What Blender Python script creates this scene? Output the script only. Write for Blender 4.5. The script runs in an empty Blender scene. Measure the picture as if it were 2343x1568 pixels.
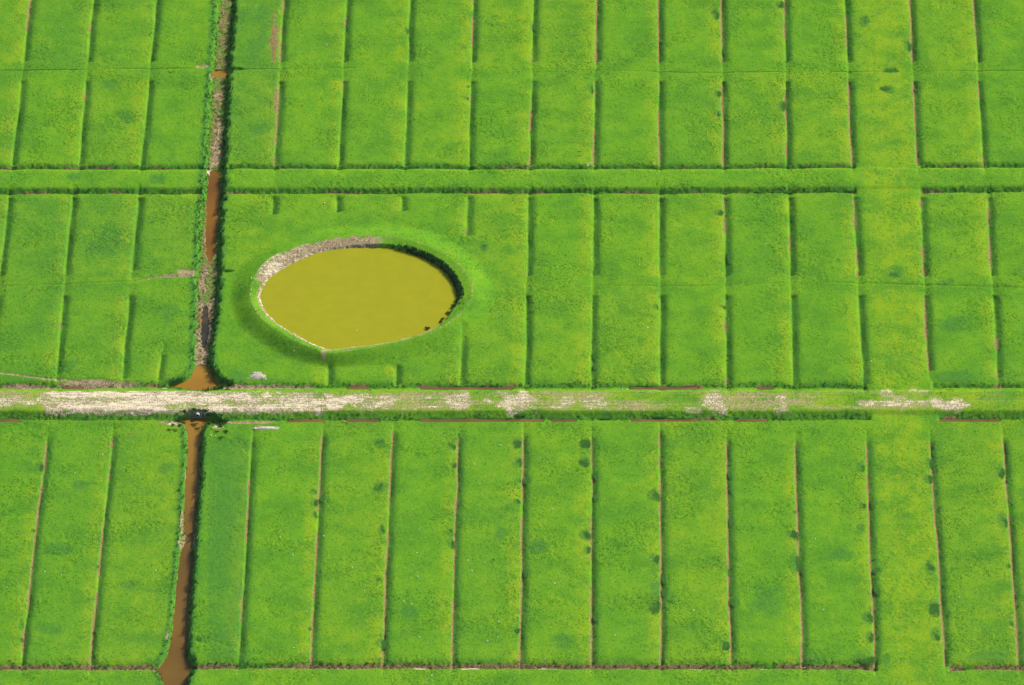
import bpy, bmesh, math, random
import numpy as np
from mathutils import Vector

random.seed(7)
HAZE = 2.2e-6
RNG = np.random.default_rng(11)
scene = bpy.context.scene
COL = scene.collection

# ------------------------------------------------------------------ survey: photo pixels (2343 wide) -> ground metres
PW, PH = 2343.0, 1568.0
CX, CY = PW / 2, PH / 2
FPX = 22000.0
TH = math.radians(33.0)
DIST = 0.12 * FPX
CAMH = DIST * math.sin(TH)
CAMY = -DIST * math.cos(TH)

def at(px, py, z=0.0):
    px = np.asarray(px, float); py = np.asarray(py, float)
    x = (px - CX) / FPX; y = (CY - py) / FPX
    t = (CAMH - z) / (math.sin(TH) - y * math.cos(TH))
    return x * t, (math.cos(TH) + y * math.sin(TH)) * t + CAMY

def atp(pts, z=0.0):
    a = np.array(pts, float)
    X, Y = at(a[:, 0], a[:, 1], z)
    return np.stack([X, Y], 1)

# ------------------------------------------------------------------ noise
def _h(ix, iy, seed):
    n = (ix.astype(np.int64) * 374761393 + iy.astype(np.int64) * 668265263 + seed * 974634777) & 0x7fffffff
    n = ((n ^ (n >> 13)) * 1274126177) & 0x7fffffff
    n = ((n ^ (n >> 16)) * 60493 + 19990303) & 0x7fffffff
    return ((n ^ (n >> 15)) & 0xffff) / 65535.0

def vnoise(x, y, s, seed, sy=None):
    fx = x / s; fy = y / (sy or s)
    ix = np.floor(fx); iy = np.floor(fy)
    tx = fx - ix; ty = fy - iy
    tx = tx * tx * (3 - 2 * tx); ty = ty * ty * (3 - 2 * ty)
    a = _h(ix, iy, seed); b = _h(ix + 1, iy, seed); c = _h(ix, iy + 1, seed); d = _h(ix + 1, iy + 1, seed)
    return (a + (b - a) * tx) * (1 - ty) + (c + (d - c) * tx) * ty

def fbm(x, y, s, seed, octs=3):
    v = 0; amp = 1; tot = 0
    for o in range(octs):
        v = v + amp * vnoise(x + 17.3 * o, y - 9.1 * o, s / 2 ** o, seed + o); tot += amp; amp *= 0.55
    return v / tot

def sst(a, b, x):
    t = np.clip((x - a) / (b - a), 0, 1)
    return t * t * (3 - 2 * t)

def sdf(poly, X, Y):
    """signed distance, negative inside"""
    n = len(poly); d = np.full(X.shape, 1e9); ins = np.zeros(X.shape, bool)
    for i in range(n):
        ax, ay = poly[i]; bx, by = poly[(i + 1) % n]
        ex, ey = bx - ax, by - ay
        wx, wy = X - ax, Y - ay
        t = np.clip((wx * ex + wy * ey) / (ex * ex + ey * ey + 1e-12), 0, 1)
        d = np.minimum(d, (wx - ex * t) ** 2 + (wy - ey * t) ** 2)
        c = ((ay > Y) != (by > Y))
        if ey != 0:
            ins ^= c & (X < ex * (Y - ay) / ey + ax)
    d = np.sqrt(d)
    return np.where(ins, -d, d)

def smooth_poly(p, it=2):
    p = np.array(p, float)
    for _ in range(it):
        q = np.roll(p, -1, 0)
        p = np.stack([0.75 * p + 0.25 * q, 0.25 * p + 0.75 * q], 1).reshape(-1, 2)
    return p

# ------------------------------------------------------------------ survey data (photo pixels)
ORD = ['first', 'second', 'third', 'fourth', 'fifth', 'sixth', 'seventh', 'eighth', 'ninth', 'tenth', 'eleventh', 'twelfth', 'thirteenth']
# column index -> -3..-1 left of canal, 0.. right of canal (9 and 10 stand either side of the grass lane)
def lin(x0, y0, x1, y1): return (x0, y0, x1, y1)
TOP = {-4: lin(-76, -70, -120, 381), -3: lin(78, -70, 29, 381), -2: lin(220, -70, 182, 381), -1: lin(366, -70, 324, 381), 0: lin(655, -70, 629, 381), 1: lin(800, -70, 775, 381),
       2: lin(942, -70, 927, 381), 3: lin(1088, -70, 1074, 381), 4: lin(1224, -70, 1213, 381), 5: lin(1368, -70, 1360, 381),
       6: lin(1508, -70, 1510, 381), 7: lin(1652, -70, 1657, 381), 8: lin(1795, -70, 1802, 381), 9: lin(1931, -70, 1951, 381),
       10: lin(2080, -70, 2100, 381), 11: lin(2225, -70, 2253, 381), 12: lin(2370, -70, 2403, 381)}
MID = {-4: lin(-128, 444, -178, 870), -3: lin(22, 444, -28, 870), -2: lin(168, 444, 130, 856), -1: lin(318, 444, 280, 868), 0: lin(628, 444, 598, 868), 1: lin(773, 444, 750, 880),
       2: lin(921, 444, 906, 880), 3: lin(1072, 444, 1053, 880), 4: lin(1211, 444, 1203, 880), 5: lin(1360, 444, 1354, 880),
       6: lin(1511, 444, 1512, 880), 7: lin(1658, 444, 1664, 880), 8: lin(1806, 444, 1816, 880), 9: lin(1955, 444, 1978, 882),
       10: lin(2107, 444, 2126, 850), 11: lin(2260, 444, 2285, 866), 12: lin(2410, 444, 2440, 866)}
BOT = {-4: lin(-42, 1000, -106, 1522), -3: lin(109, 1000, 50, 1522), -2: lin(260, 990, 207, 1522), 0: lin(579, 1000, 548, 1520), 1: lin(739, 990, 713, 1522),
       2: lin(901, 985, 876, 1522), 3: lin(1050, 992, 1036, 1522), 4: lin(1200, 992, 1192, 1522), 5: lin(1356, 995, 1355, 1522),
       6: lin(1512, 985, 1514, 1522), 7: lin(1664, 1005, 1674, 1522), 8: lin(1821, 1005, 1838, 1524), 9: lin(1983, 1005, 2004, 1524),
       10: lin(2130, 1005, 2165, 1526), 11: lin(2297, 1000, 2334, 1526), 12: lin(2455, 1000, 2500, 1526)}
# visible stretches (y ranges) and soil amount, half width scale
T_BREAK = (143, 180); M_BREAK = (632, 670)
DR = []   # dicts
def add_drain(band, part, c, ln, y0, y1, soil, depth=0.62, w=0.72, swale=0.34):
    x0, ya, x1, yb = ln
    f = lambda y: x0 + (x1 - x0) * (y - ya) / (yb - ya)
    A = at(f(y0), y0); B = at(f(y1), y1)
    DR.append(dict(band=band, part=part, c=c, A=A, B=B, soil=soil, depth=depth, w=w, swale=swale, py=(y0, y1), f=f))
tsoil = {-4: .3, -3: .55, -2: .2, -1: .2, 0: .75, 1: .3, 2: .5, 3: .6, 4: .55, 5: .85, 6: .9, 7: .95, 8: .6, 9: .5, 10: .85, 11: .6, 12: .5}
tsoil2 = {-4: .2, -3: .12, -2: .15, -1: .12, 0: .7, 1: .4, 2: .25, 3: .35, 4: .45, 5: .65, 6: .75, 7: .9, 8: .75, 9: .9, 10: .9, 11: .6, 12: .5}
for c, l in TOP.items():
    add_drain('T', 0, c, l, -70, T_BREAK[0], tsoil[c])
    add_drain('T', 1, c, l, T_BREAK[1], 378, tsoil2[c])
m1 = {-4: .2, -3: .12, -2: .12, -1: .15, 0: .1, 1: .1, 2: .1, 3: .2, 4: .35, 5: .3, 6: .35, 7: .35, 8: .45, 9: .55, 10: .5, 11: .55, 12: .4}
m2 = {1: .1, 2: .1, -4: .1, -3: .1, -2: .12, -1: .25, 3: .2, 4: .35, 5: .15, 6: .3, 7: .3, 8: .15, 9: .25, 10: .6, 11: .45, 12: .4}
mend = {0: 492, 1: 486, 2: 484, 3: 540}
for c, l in MID.items():
    add_drain('M', 0, c, l, 446, mend.get(c, M_BREAK[0] - (12 if c == -1 else 0)), m1[c], 0.5 if c in mend else 0.6, 0.8, 0.4)
    if c == 0: continue
    y0 = {1: 832, 2: 832, 3: 742}.get(c, M_BREAK[1])
    add_drain('M', 1, c, l, y0, l[3], m2[c], 0.45 if c in (1, 2, 3) else 0.6, 0.8, 0.4)
DR.append(dict(band='M', part=1, c=-0.5, A=at(372, 806), B=at(363, 872), soil=.15, depth=.5, w=.7, swale=.3, py=(806, 872), f=lambda y: 372 - 9 * (y - 806) / 66))
bs = {-4: .6, -3: .75, -2: .75, 0: .5, 1: .8, 2: .85, 3: .85, 4: .9, 5: .85, 6: .85, 7: .95, 8: .95, 9: .95, 10: .95, 11: .9, 12: .7}
for c, l in BOT.items():
    add_drain('B', 0, c, l, l[1], l[3], bs[c], 0.55, 0.7, 0.26)

# cross ditches: polyline of the middle of the channel, x stretches
def ycurve(pts):
    a = np.array(pts, float); return lambda x: np.interp(x, a[:, 0], a[:, 1])
E1 = ycurve([(-200, 383), (0, 383), (460, 384), (530, 382), (1540, 383), (1950, 380), (2343, 379), (2600, 378)])
E2 = ycurve([(-200, 440), (460, 440), (530, 439), (1540, 439), (1950, 437), (2343, 436), (2600, 436)])
E3 = ycurve([(-200, 884), (0, 884), (380, 883), (540, 883), (800, 884), (2343, 884), (2600, 884)])
E4 = ycurve([(-200, 958), (400, 957), (520, 958), (2343, 957), (2600, 957)])
E5 = ycurve([(-200, 1527), (360, 1526), (450, 1524), (1000, 1524), (2000, 1526), (2343, 1528), (2600, 1528)])
EW = []  # curve, x0, x1, name bits, half width, depth
for nm, cv, segs, hw, dp in (
        ('E1', E1, [(-190, 466), (520, 1956), (2103, 2560)], 1.15, 0.85),
        ('E2', E2, [(-190, 460), (518, 1958), (2106, 2560)], 1.15, 0.82),
        ('E3', E3, [(-190, 400), (515, 1982), (2132, 2560)], 1.5, 0.75),
        ('E4', E4, [(-190, 412), (505, 1992), (2146, 2560)], 1.5, 0.8),
        ('E5', E5, [(-190, 372), (436, 2006), (2170, 2560)], 1.7, 0.85)):
    for k, (x0, x1) in enumerate(segs):
        EW.append(dict(nm=nm, k=k, cv=cv, x0=x0, x1=x1, hw=hw, dp=dp))

# canal edges at field level
CAN_N = np.array([(-80, 497, 544), (0, 492, 541), (80, 486, 535), (147, 480, 529), (230, 474, 525), (309, 470, 521), (384, 466, 518), (446, 460, 514),
                  (515, 449, 508), (600, 445, 507), (640, 442, 506), (721, 440, 500), (823, 438, 486), (846, 434, 485), (862, 422, 495), (884, 412, 505)], float)
CAN_S = np.array([(962, 420, 478), (974, 423, 469), (1030, 424, 463), (1099, 420, 460), (1167, 414, 456), (1236, 406, 454), (1339, 398, 441), (1442, 388, 437), (1510, 381, 431), (1560, 372, 428), (1660, 366, 424)], float)
WZ = -1.5
CAN_WATER = [
    ('small orange muddy pool in the canal at the upper cross gully', smooth_poly([(488, 163), (526, 162), (528, 172), (522, 178), (490, 178), (484, 172)])),
    ('long dark brown water reach of the canal below the pale sand heap', smooth_poly([(480, 392), (500, 390), (503, 420), (501, 470), (497, 520), (493, 560), (486, 590), (480, 602), (474, 590), (471, 550), (474, 490), (474, 440)])),
    ('narrow blackish water strip among dry weeds of the canal beside the pond', smooth_poly([(466, 704), (473, 702), (476, 740), (473, 780), (466, 800), (461, 780), (462, 740)])),
    ('wide orange brown pool where the canal meets the shell road from the far side', smooth_poly([(450, 838), (478, 838), (484, 852), (491, 866), (503, 878), (528, 885), (516, 889), (490, 897), (464, 904), (430, 898), (396, 890), (383, 887), (404, 881), (426, 874), (438, 862), (444, 850)], 1)),
    ('brown canal water running from the culvert down to the near edge', np.array([(400, 971), (420, 964), (440, 957), (452, 955), (466, 957), (485, 963), (516, 973), (505, 979), (476, 976), (466, 979), (460, 1000), (458, 1030), (456, 1099), (450, 1167), (446, 1202), (440, 1226), (439, 1240), (440, 1260), (442, 1290), (437, 1339), (430, 1442), (428, 1503), (436, 1520), (443, 1535), (432, 1550), (426, 1570), (424, 1640), (373, 1640), (376, 1566), (366, 1546), (358, 1534), (372, 1520), (383, 1503), (396, 1442), (405, 1339), (410, 1290), (415, 1260), (426, 1240), (427, 1226), (421, 1202), (422, 1167), (425, 1099), (430, 1030), (429, 990), (425, 977)])),
]
PUD = [('E3', 144, 189), ('E3', 793, 846), ('E3', 962, 1171), ('E3', 1441, 1597), ('E3', 1733, 1767),
       ('E4', -60, 46), ('E4', 660, 742), ('E4', 793, 868), ('E4', 962, 1242), ('E4', 1260, 1317), ('E4', 1443, 1599), ('E4', 1685, 1756), ('E4', 2150, 2288)]
PUDZ = -0.58
zp = lambda pts: [(543.5 + .2441 * x, 492 + .2441 * y) for x, y in pts]
POND_WZ = 0.78
CREST = 1.85
POND = smooth_poly(zp([(1150, 318), (1380, 312), (1500, 325), (1650, 365), (1800, 430), (1900, 490), (1990, 580), (2040, 670), (2070, 765), (2045, 840), (1990, 910), (1950, 980), (1880, 1040), (1760, 1100), (1600, 1145), (1400, 1195), (1150, 1225), (950, 1250), (860, 1262), (800, 1235), (700, 1200), (600, 1145), (480, 1075), (380, 1010), (300, 940), (240, 840), (220, 740), (270, 650), (330, 580), (420, 525), (560, 445), (720, 375), (900, 330)]), 1)
CRESTP = smooth_poly(zp([(250, 430), (480, 315), (700, 255), (950, 200), (1250, 180), (1500, 200), (1750, 270), (2000, 390), (2140, 520), (2210, 660), (2200, 800), (2110, 920), (1950, 1040), (1700, 1140), (1300, 1235), (1000, 1280), (840, 1295), (700, 1245), (500, 1165), (330, 1060), (200, 950), (110, 790), (125, 630)]), 2)
TOEP = smooth_poly(zp([(60, 420), (330, 260), (620, 150), (950, 95), (1350, 75), (1700, 110), (2000, 220), (2260, 410), (2420, 640), (2420, 860), (2280, 1060), (2050, 1200), (1750, 1330), (1350, 1410), (950, 1430), (650, 1400), (400, 1320), (190, 1200), (20, 1060), (-70, 880), (-70, 620)]), 2)

# dark lush patches: (px, py, rx, ry) ; things
def zz(ox, oy, lst): return [(ox + .343 * a, oy + .343 * b, .343 * c, .343 * d) for a, b, c, d in lst]
CLUMPS = (zz(0, 1030.3, [(265, 105, 36, 45), (220, 535, 16, 16), (145, 1160, 24, 40), (140, 1258, 18, 18), (716, 408, 14, 16), (650, 775, 14, 16), (2090, 275, 30, 28), (2095, 345, 34, 32), (2165, 310, 40, 50), (2100, 428, 28, 30), (2065, 1185, 14, 14), (1345, 1255, 48, 30)])
          + zz(772.3, 1030.3, [(283, 250, 48, 45), (295, 522, 34, 44), (337, 800, 18, 26), (275, 865, 24, 18), (292, 1285, 46, 45), (773, 95, 24, 25), (828, 345, 28, 35), (752, 545, 34, 38), (755, 620, 36, 40), (800, 560, 22, 40), (1197, 78, 38, 45), (1272, 195, 38, 48), (1213, 197, 18, 20), (1195, 342, 26, 24), (1268, 812, 36, 40), (1648, 78, 46, 48), (1732, 165, 36, 45), (1730, 312, 30, 34), (1648, 565, 46, 34), (1662, 662, 30, 30), (1735, 1110, 34, 40), (2105, 300, 50, 46), (2110, 720, 38, 40), (2185, 850, 36, 40), (2190, 935, 42, 46), (2110, 1040, 46, 64), (1195, 1200, 24, 22), (2110, 130, 12, 12)])
          + zz(1544.6, 1030.3, [(378, 165, 26, 46), (380, 470, 32, 45), (350, 800, 18, 40), (372, 920, 28, 50), (398, 1010, 42, 46), (330, 1300, 42, 40), (780, 560, 54, 40), (800, 405, 14, 12), (798, 745, 46, 70), (850, 790, 18, 50), (1238, 112, 34, 40), (1330, 350, 32, 45), (1250, 370, 28, 24), (1240, 520, 40, 38), (1352, 800, 38, 34), (1355, 930, 30, 56), (1280, 1110, 42, 44), (1295, 1240, 32, 46), (1270, 1395, 76, 36), (1412, 1390, 32, 50), (1695, 80, 30, 40), (1690, 190, 36, 40), (1698, 785, 42, 54), (1775, 390, 24, 26), (1728, 1060, 42, 64), (1832, 1090, 22, 34), (1738, 1230, 46, 60), (2170, 150, 36, 44), (2185, 470, 40, 64), (2222, 772, 20, 18), (2288, 955, 24, 46), (2242, 1150, 26, 26), (2225, 190, 20, 20)])
          + zz(772.3, 514.9, [(1195, 1450, 42, 44), (1650, 1458, 46, 38), (760, 1478, 38, 30), (285, 1450, 44, 44), (1722, 865, 24, 48), (1726, 938, 30, 28), (980, 150, 40, 36), (2122, 545, 32, 28), (1790, 1272, 50, 16), (2150, 1270, 60, 14), (1220, 1262, 44, 14), (1440, 1075, 70, 14), (1180, 1075, 30, 18)])
          + zz(1544.6, 514.9, [(1470, 330, 60, 30), (352, 320, 22, 36), (320, 540, 34, 14), (1268, 1010, 28, 56), (372, 200, 34, 60)])
          + zz(0, 0, [(205, 55, 26, 24)])
          + zz(772.3, 0, [(905, 92, 24, 40), (460, 200, 22, 26), (1322, 165, 34, 38), (868, 575, 14, 12), (862, 655, 16, 14), (1690, 590, 30, 44), (2172, 408, 26, 24), (1160, 1110, 50, 12), (700, 1282, 46, 12), (1570, 1112, 60, 12)])
          + zz(1544.6, 0, [(268, 95, 34, 44), (700, 25, 34, 30), (338, 335, 24, 44), (1440, 465, 60, 26), (1422, 592, 56, 32), (282, 622, 34, 24), (282, 755, 32, 28), (712, 700, 34, 42), (742, 408, 18, 16), (1612, 580, 28, 28), (1552, 300, 36, 44), (1262, 145, 46, 56), (320, 1268, 66, 14), (560, 1266, 40, 12), (700, 1264, 70, 14), (1170, 1262, 30, 12), (2090, 1452, 22, 30), (1845, 1308, 12, 10), (1875, 1268, 40, 10), (290, 1420, 36, 26)])
          + zz(0, 514.9, [(1500, 1060, 26, 20)]))
# broad lush patches inside the fields (ground cover, not things)
LUSH = (zz(0, 1030.3, [(530, 230, 90, 55), (1110, 120, 55, 60), (400, 660, 150, 50), (1480, 500, 110, 620), (1480, 1240, 120, 60), (850, 900, 80, 40), (330, 1190, 120, 60), (1590, 950, 60, 90)])
        + zz(0, 514.9, [(465, 930, 85, 60), (1590, 1455, 95, 75), (1590, 1010, 90, 60), (750, 60, 150, 80), (1130, 600, 90, 100), (650, 170, 120, 100)])
        + zz(0, 0, [(1790, 100, 110, 90), (1740, 850, 90, 70), (1690, 330, 90, 110), (850, 770, 90, 60), (720, 570, 100, 50), (1060, 1200, 80, 40), (500, 1180, 70, 30), (1620, 100, 90, 60), (1560, 680, 70, 60), (1750, 250, 60, 100)])
        + zz(1544.6, 514.9, [(1850, 660, 160, 60), (1850, 1010, 200, 40), (1790, 390, 90, 30), (1500, 290, 80, 30)])
        + zz(1544.6, 1030.3, [(1100, 690, 120, 60), (1290, 1390, 110, 50), (2080, 1380, 220, 60), (600, 1000, 130, 140), (900, 1400, 120, 40)])
        + zz(772.3, 1030.3, [(2160, 950, 110, 110), (1700, 560, 60, 60), (1340, 640, 90, 60), (1090, 540, 50, 60), (480, 1080, 80, 60), (1500, 1260, 120, 60)]))
# shell patches on the road, plus ditch glints painted pale: (x0,x1,y0,y1,strength) pixels
s5 = lambda a, b, c, d, s: (772.3 + .343 * a, 772.3 + .343 * b, 514.9 + .343 * c, 514.9 + .343 * d, s)
s6 = lambda a, b, c, d, s: (1544.6 + .343 * a, 1544.6 + .343 * b, 514.9 + .343 * c, 514.9 + .343 * d, s)
SHELL = [(-40, 120, 907, 936, .62), (85, 745, 898, 949, 1.2), (620, 860, 901, 947, .95), (735, 880, 905, 947, .72), s5(240, 440, 1095, 1270, .6), s5(420, 540, 1205, 1255, .5), s5(500, 710, 1218, 1232, .75), s5(430, 700, 1150, 1176, .5),
         s5(700, 960, 1105, 1275, .66), s5(940, 1080, 1160, 1230, .6), s5(1040, 1320, 1105, 1275, .72), s5(1300, 1520, 1222, 1236, .75), s5(1455, 1580, 1130, 1230, .55), s5(1630, 1810, 1140, 1262, .55), s5(1860, 2330, 1195, 1240, .32),
         s6(165, 360, 1090, 1252, .7), s6(60, 180, 1225, 1262, .6), s6(360, 520, 1210, 1224, .6), s6(650, 790, 1135, 1255, .64), s6(830, 870, 1120, 1160, .5), s6(1230, 1700, 1180, 1230, .72), s6(1640, 1960, 1160, 1255, .75), s6(1360, 1470, 1105, 1185, .5), s6(1570, 1730, 1085, 1150, .5),
         s6(1380, 1900, 1150, 1240, .45), (471, 486, 379, 393, 1.1), (583, 608, 855, 868, .8), (580, 640, 977, 985, .9), (1343, 1350, 371, 378, .9), (370, 392, 884, 890, 1.0), (384, 412, 966, 974, .9), (486, 512, 975, 981, .7), (478, 490, 168, 174, .6),
         (1683, 1690, 958, 963, 1.1), (2150, 2158, 958, 963, 1.1), (962, 975, 886, 891, .9), (784, 796, 960, 964, .8), (955, 966, 959, 964, .8), (1440, 1447, 957, 963, 1.0)]
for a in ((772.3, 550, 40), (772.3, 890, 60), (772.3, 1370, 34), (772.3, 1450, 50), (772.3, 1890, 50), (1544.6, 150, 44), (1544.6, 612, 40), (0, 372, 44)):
    px = a[0] + .343 * a[1]; SHELL.append((px - .343 * a[2], px + .343 * a[2], 1526, 1532, 1.15))  # white glints along the lowest ditch, drawn in as pale shell colour
TRACK_T = ycurve([(-200, 161), (0, 161), (436, 156), (566, 158), (801, 155), (1053, 161), (1287, 158), (1573, 166), (1853, 164), (2343, 161), (2600, 160)])
TRACK_M = ycurve([(-200, 656), (0, 655), (309, 643), (360, 632), (429, 630), (530, 622), (600, 618), (1270, 652), (1573, 655), (1888, 645), (2059, 650), (2343, 657), (2600, 658)])
RUT = ycurve([(-200, 848), (0, 853), (93, 865), (171, 871), (230, 874)])

# ------------------------------------------------------------------ the land as one sampled surface
K = (1360 - CX) * math.cos(TH) / FPX
Ytop = float(at(CX, -55)[1]); Ybot = float(at(CX, 1625)[1])
Xl = float(at(-150, 1568)[0]); Xr = float(at(2500, 1568)[0])
def spaced(lo, hi, base, fine, zones):
    v = [lo]; zones = sorted(zones); za = np.array(zones)
    while v[-1] < hi:
        p = v[-1]; ins = np.any((p > za[:, 0] - base) & (p < za[:, 1]))
        v.append(p + (fine if ins else base))
    return np.array(v)
uz = []
for d in DR:
    for (x, y) in (d['A'], d['B']): pass
    ua = float(d['A'][0] - K * d['A'][1]); ub = float(d['B'][0] - K * d['B'][1])
    uz.append((min(ua, ub) - 1.0, max(ua, ub) + 1.0))
cl = [float(at(r[1], r[0])[0] - K * at(r[1], r[0])[1]) for r in np.vstack([CAN_N, CAN_S])]
cr = [float(at(r[2], r[0])[0] - K * at(r[2], r[0])[1]) for r in np.vstack([CAN_N, CAN_S])]
uz.append((min(cl) - .5, max(cr) + .5))
vz = []
for cv, mg in ((E1, 2.2), (E2, 2.2), (E3, 2.4), (E4, 2.4), (E5, 2.6), (TRACK_T, .7)):
    ys = [float(at(CX, cv(x))[1]) for x in np.linspace(0, 2343, 40)]
    vz.append((min(ys) - mg, max(ys) + mg))
U = spaced(Xl, Xr, 0.30, 0.14, uz)
V = spaced(Ybot, Ytop, 0.36, 0.17, vz)
NU, NV = len(U), len(V)
YY, UU = np.meshgrid(V, U, indexing='ij')
XX = UU + K * YY
# pixel position of every sample on the flat ground (used only to look up the survey curves)
_den = (YY - CAMY) * math.cos(TH) + CAMH * math.sin(TH)
PXX = CX + FPX * XX / _den
PYY = CY - FPX * ((YY - CAMY) * math.sin(TH) - CAMH * math.cos(TH)) / _den
print('grid', NU, NV, NU * NV)

H = np.zeros_like(XX)
SOIL = np.zeros_like(XX); SHELLM = np.zeros_like(XX); YEL = np.zeros_like(XX); LUSH_SHADE = np.zeros_like(XX)
DRY = np.zeros_like(XX); MUD = np.zeros_like(XX)
RID = np.zeros(XX.shape, np.int32)
WEED = np.zeros_like(XX)      # where bank tufts may grow
n_fine = vnoise(XX, YY, 0.55, 3); n_fine2 = vnoise(XX, YY, 0.9, 5); n_mid = fbm(XX, YY, 3.2, 9, 2)
n_big = fbm(XX, YY, 14, 21, 3); n_rough = fbm(XX, YY, 9, 33, 3)
wob = (vnoise(XX * 0, YY, 7, 51) - .5)

# lush / rough masks
for (px, py, rx, ry) in LUSH:
    x, y = at(px, py); x1, _ = at(px + rx, py); _, y1 = at(px, py - ry)
    ja = np.searchsorted(V, float(2 * y - y1) - 6 - .8 * float(y1 - y)); jb = np.searchsorted(V, float(y1) + 6 + .8 * float(y1 - y))
    q = np.s_[ja:jb]
    r = np.sqrt(((XX[q] - x) / (x1 - x)) ** 2 + ((YY[q] - y) / (y1 - y)) ** 2)
    LUSH_SHADE[q] = np.maximum(LUSH_SHADE[q], .8 * (1 - sst(.35, 1.2, r + (n_mid[q] - .5) * 1.0)))
for (px, py, rx, ry) in CLUMPS:
    x, y = at(px, py); x1, _ = at(px + rx, py); _, y1 = at(px, py - ry)
    ax, ay = float(x1 - x), float(y1 - y)
    m = (np.abs(V - y) < 2 * ay + 1); 
    iu = np.where(np.abs(U + K * float(y) - x) < 2 * ax + 1)[0]; iv = np.where(m)[0]
    if len(iu) == 0 or len(iv) == 0: continue
    s = np.s_[iv[0]:iv[-1] + 1, iu[0]:iu[-1] + 1]
    r = np.sqrt(((XX[s] - x) / ax) ** 2 + ((YY[s] - y) / ay) ** 2)
    LUSH_SHADE[s] = np.maximum(LUSH_SHADE[s], .75 * (1 - sst(.6, 1.1, r + (n_mid[s] - .5) * .6)))
rough = sst(.5, .68, n_rough)
for (x0_, x1_, y0_, y1_, st_) in ((470, 572, 1000, 1512, .62), (530, 640, -70, 375, .45), (-200, 440, 448, 640, .42), (-200, 440, 660, 870, .3), (50, 420, 1010, 1515, .25), (2130, 2600, 845, 880, .5)):
    e_ = sst(x0_ - 6, x0_ + 12, PXX) * (1 - sst(x1_ - 8, x1_ + 6, PXX)) * sst(y0_ - 6, y0_ + 12, PYY) * (1 - sst(y1_ - 10, y1_ + 6, PYY))
    LUSH_SHADE = np.maximum(LUSH_SHADE, st_ * e_ * (.55 + .9 * n_mid))
amp = 0.05 + 0.10 * rough + .05 * LUSH_SHADE
n_tus = fbm(XX, YY, 1.1, 61, 2)
n_iso = vnoise(XX, YY, .7, 64, 1.3)
H += (n_fine - .5) * amp * .7 + (n_iso - .5) * amp * .8 + (n_mid - .5) * .03 + (n_big - .5) * .3

# grass lane between the two right-hand plot columns
lane_l = np.interp(PYY, [-70, 381, 444, 882, 1005, 1526, 1640], [1931, 1951, 1955, 1978, 1983, 2004, 2008])
lane_r = np.interp(PYY, [-70, 381, 444, 850, 1005, 1526, 1640], [2080, 2100, 2107, 2126, 2130, 2165, 2172])
lane = sst(lane_l + 4, lane_l + 40, PXX) * (1 - sst(lane_r - 40, lane_r - 4, PXX))
YEL += lane * .6 * (.5 + .6 * n_mid)
rough = rough * (1 - .9 * lane)
mid_lane = np.abs(PXX - (lane_l + lane_r) / 2 - 4 * np.sin(PYY * .02))
YEL += .3 * np.exp(-(mid_lane / 10) ** 2) * n_mid

for off in (-5, 5):
    dl = PXX - (np.interp(PYY, [-70, 381, 640, 1005, 1200, 1526, 1640], [2004, 2020, 2036, 2048, 2055, 2062, 2064]) + off + 3 * np.sin(PYY * .013))
    g = np.exp(-(dl / 2.0) ** 2) * sst(.3, .6, vnoise(XX * 0, YY, 16, 71 + off))
    YEL += .9 * g; SOIL = np.maximum(SOIL, .26 * g); H -= .04 * g
cls = np.zeros(XX.shape, np.int32)     # index into REG (0 = undecided field)
REG = [None]
def reg(**k):
    REG.append(k); return len(REG) - 1

# roads: raised shell road and raised grass lane between the twin ditches
def yrow(cv):  # ground Y of a survey curve for every sample column/row
    return at(PXX, cv(PXX))[1]
road_n = YY - yrow(lambda x: np.full_like(x, 891.0)); road_s = YY - yrow(lambda x: np.full_like(x, 950.0))
r_in = np.minimum(-road_n, road_s)
roadh = sst(-.4, 2.2, r_in) * .55
H = H * (1 - .6 * sst(0, 1.5, r_in)) + roadh
strip_n = YY - yrow(E1); strip_s = YY - yrow(E2)
s_in = np.minimum(-strip_n, strip_s)
H += sst(.6, 2.5, s_in) * .25
# wheel ruts along the road
for oy in (903, 909, 921, 927, 934, 940):
    dd = YY - yrow(lambda x: oy + 1.2 * np.sin(x * .006 + oy))
    rut = np.exp(-(dd / .28) ** 2) * sst(.2, .5, vnoise(XX, YY, 30, oy, 3))
    H -= .07 * rut; SOIL = np.maximum(SOIL, .32 * rut)
# track furrows
for cv, x0, x1 in ((TRACK_T, -200, 2600), (TRACK_M, -200, 520), (TRACK_M, 1265, 2600)):
    dd = YY - yrow(cv) ; g = np.exp(-(dd / .3) ** 2) * (PXX > x0) * (PXX < x1) * sst(.2, .6, vnoise(XX, YY, 12, 77))
    H -= .2 * g; SOIL = np.maximum(SOIL, .35 * g)
    H -= .03 * np.exp(-(dd / 2.2) ** 2) * (PXX > x0) * (PXX < x1)
dd = YY - yrow(RUT); g = np.exp(-(dd / .45) ** 2) * (1 - sst(180, 235, PXX)); H -= .15 * g; DRY = np.maximum(DRY, .9 * g)
dd = YY - yrow(TRACK_M); g = np.exp(-(dd / .5) ** 2) * sst(300, 345, PXX) * (1 - sst(440, 450, PXX)); H -= .2 * g; DRY = np.maximum(DRY, .85 * g * (.5 + vnoise(XX, YY, 3, 4)))

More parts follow.
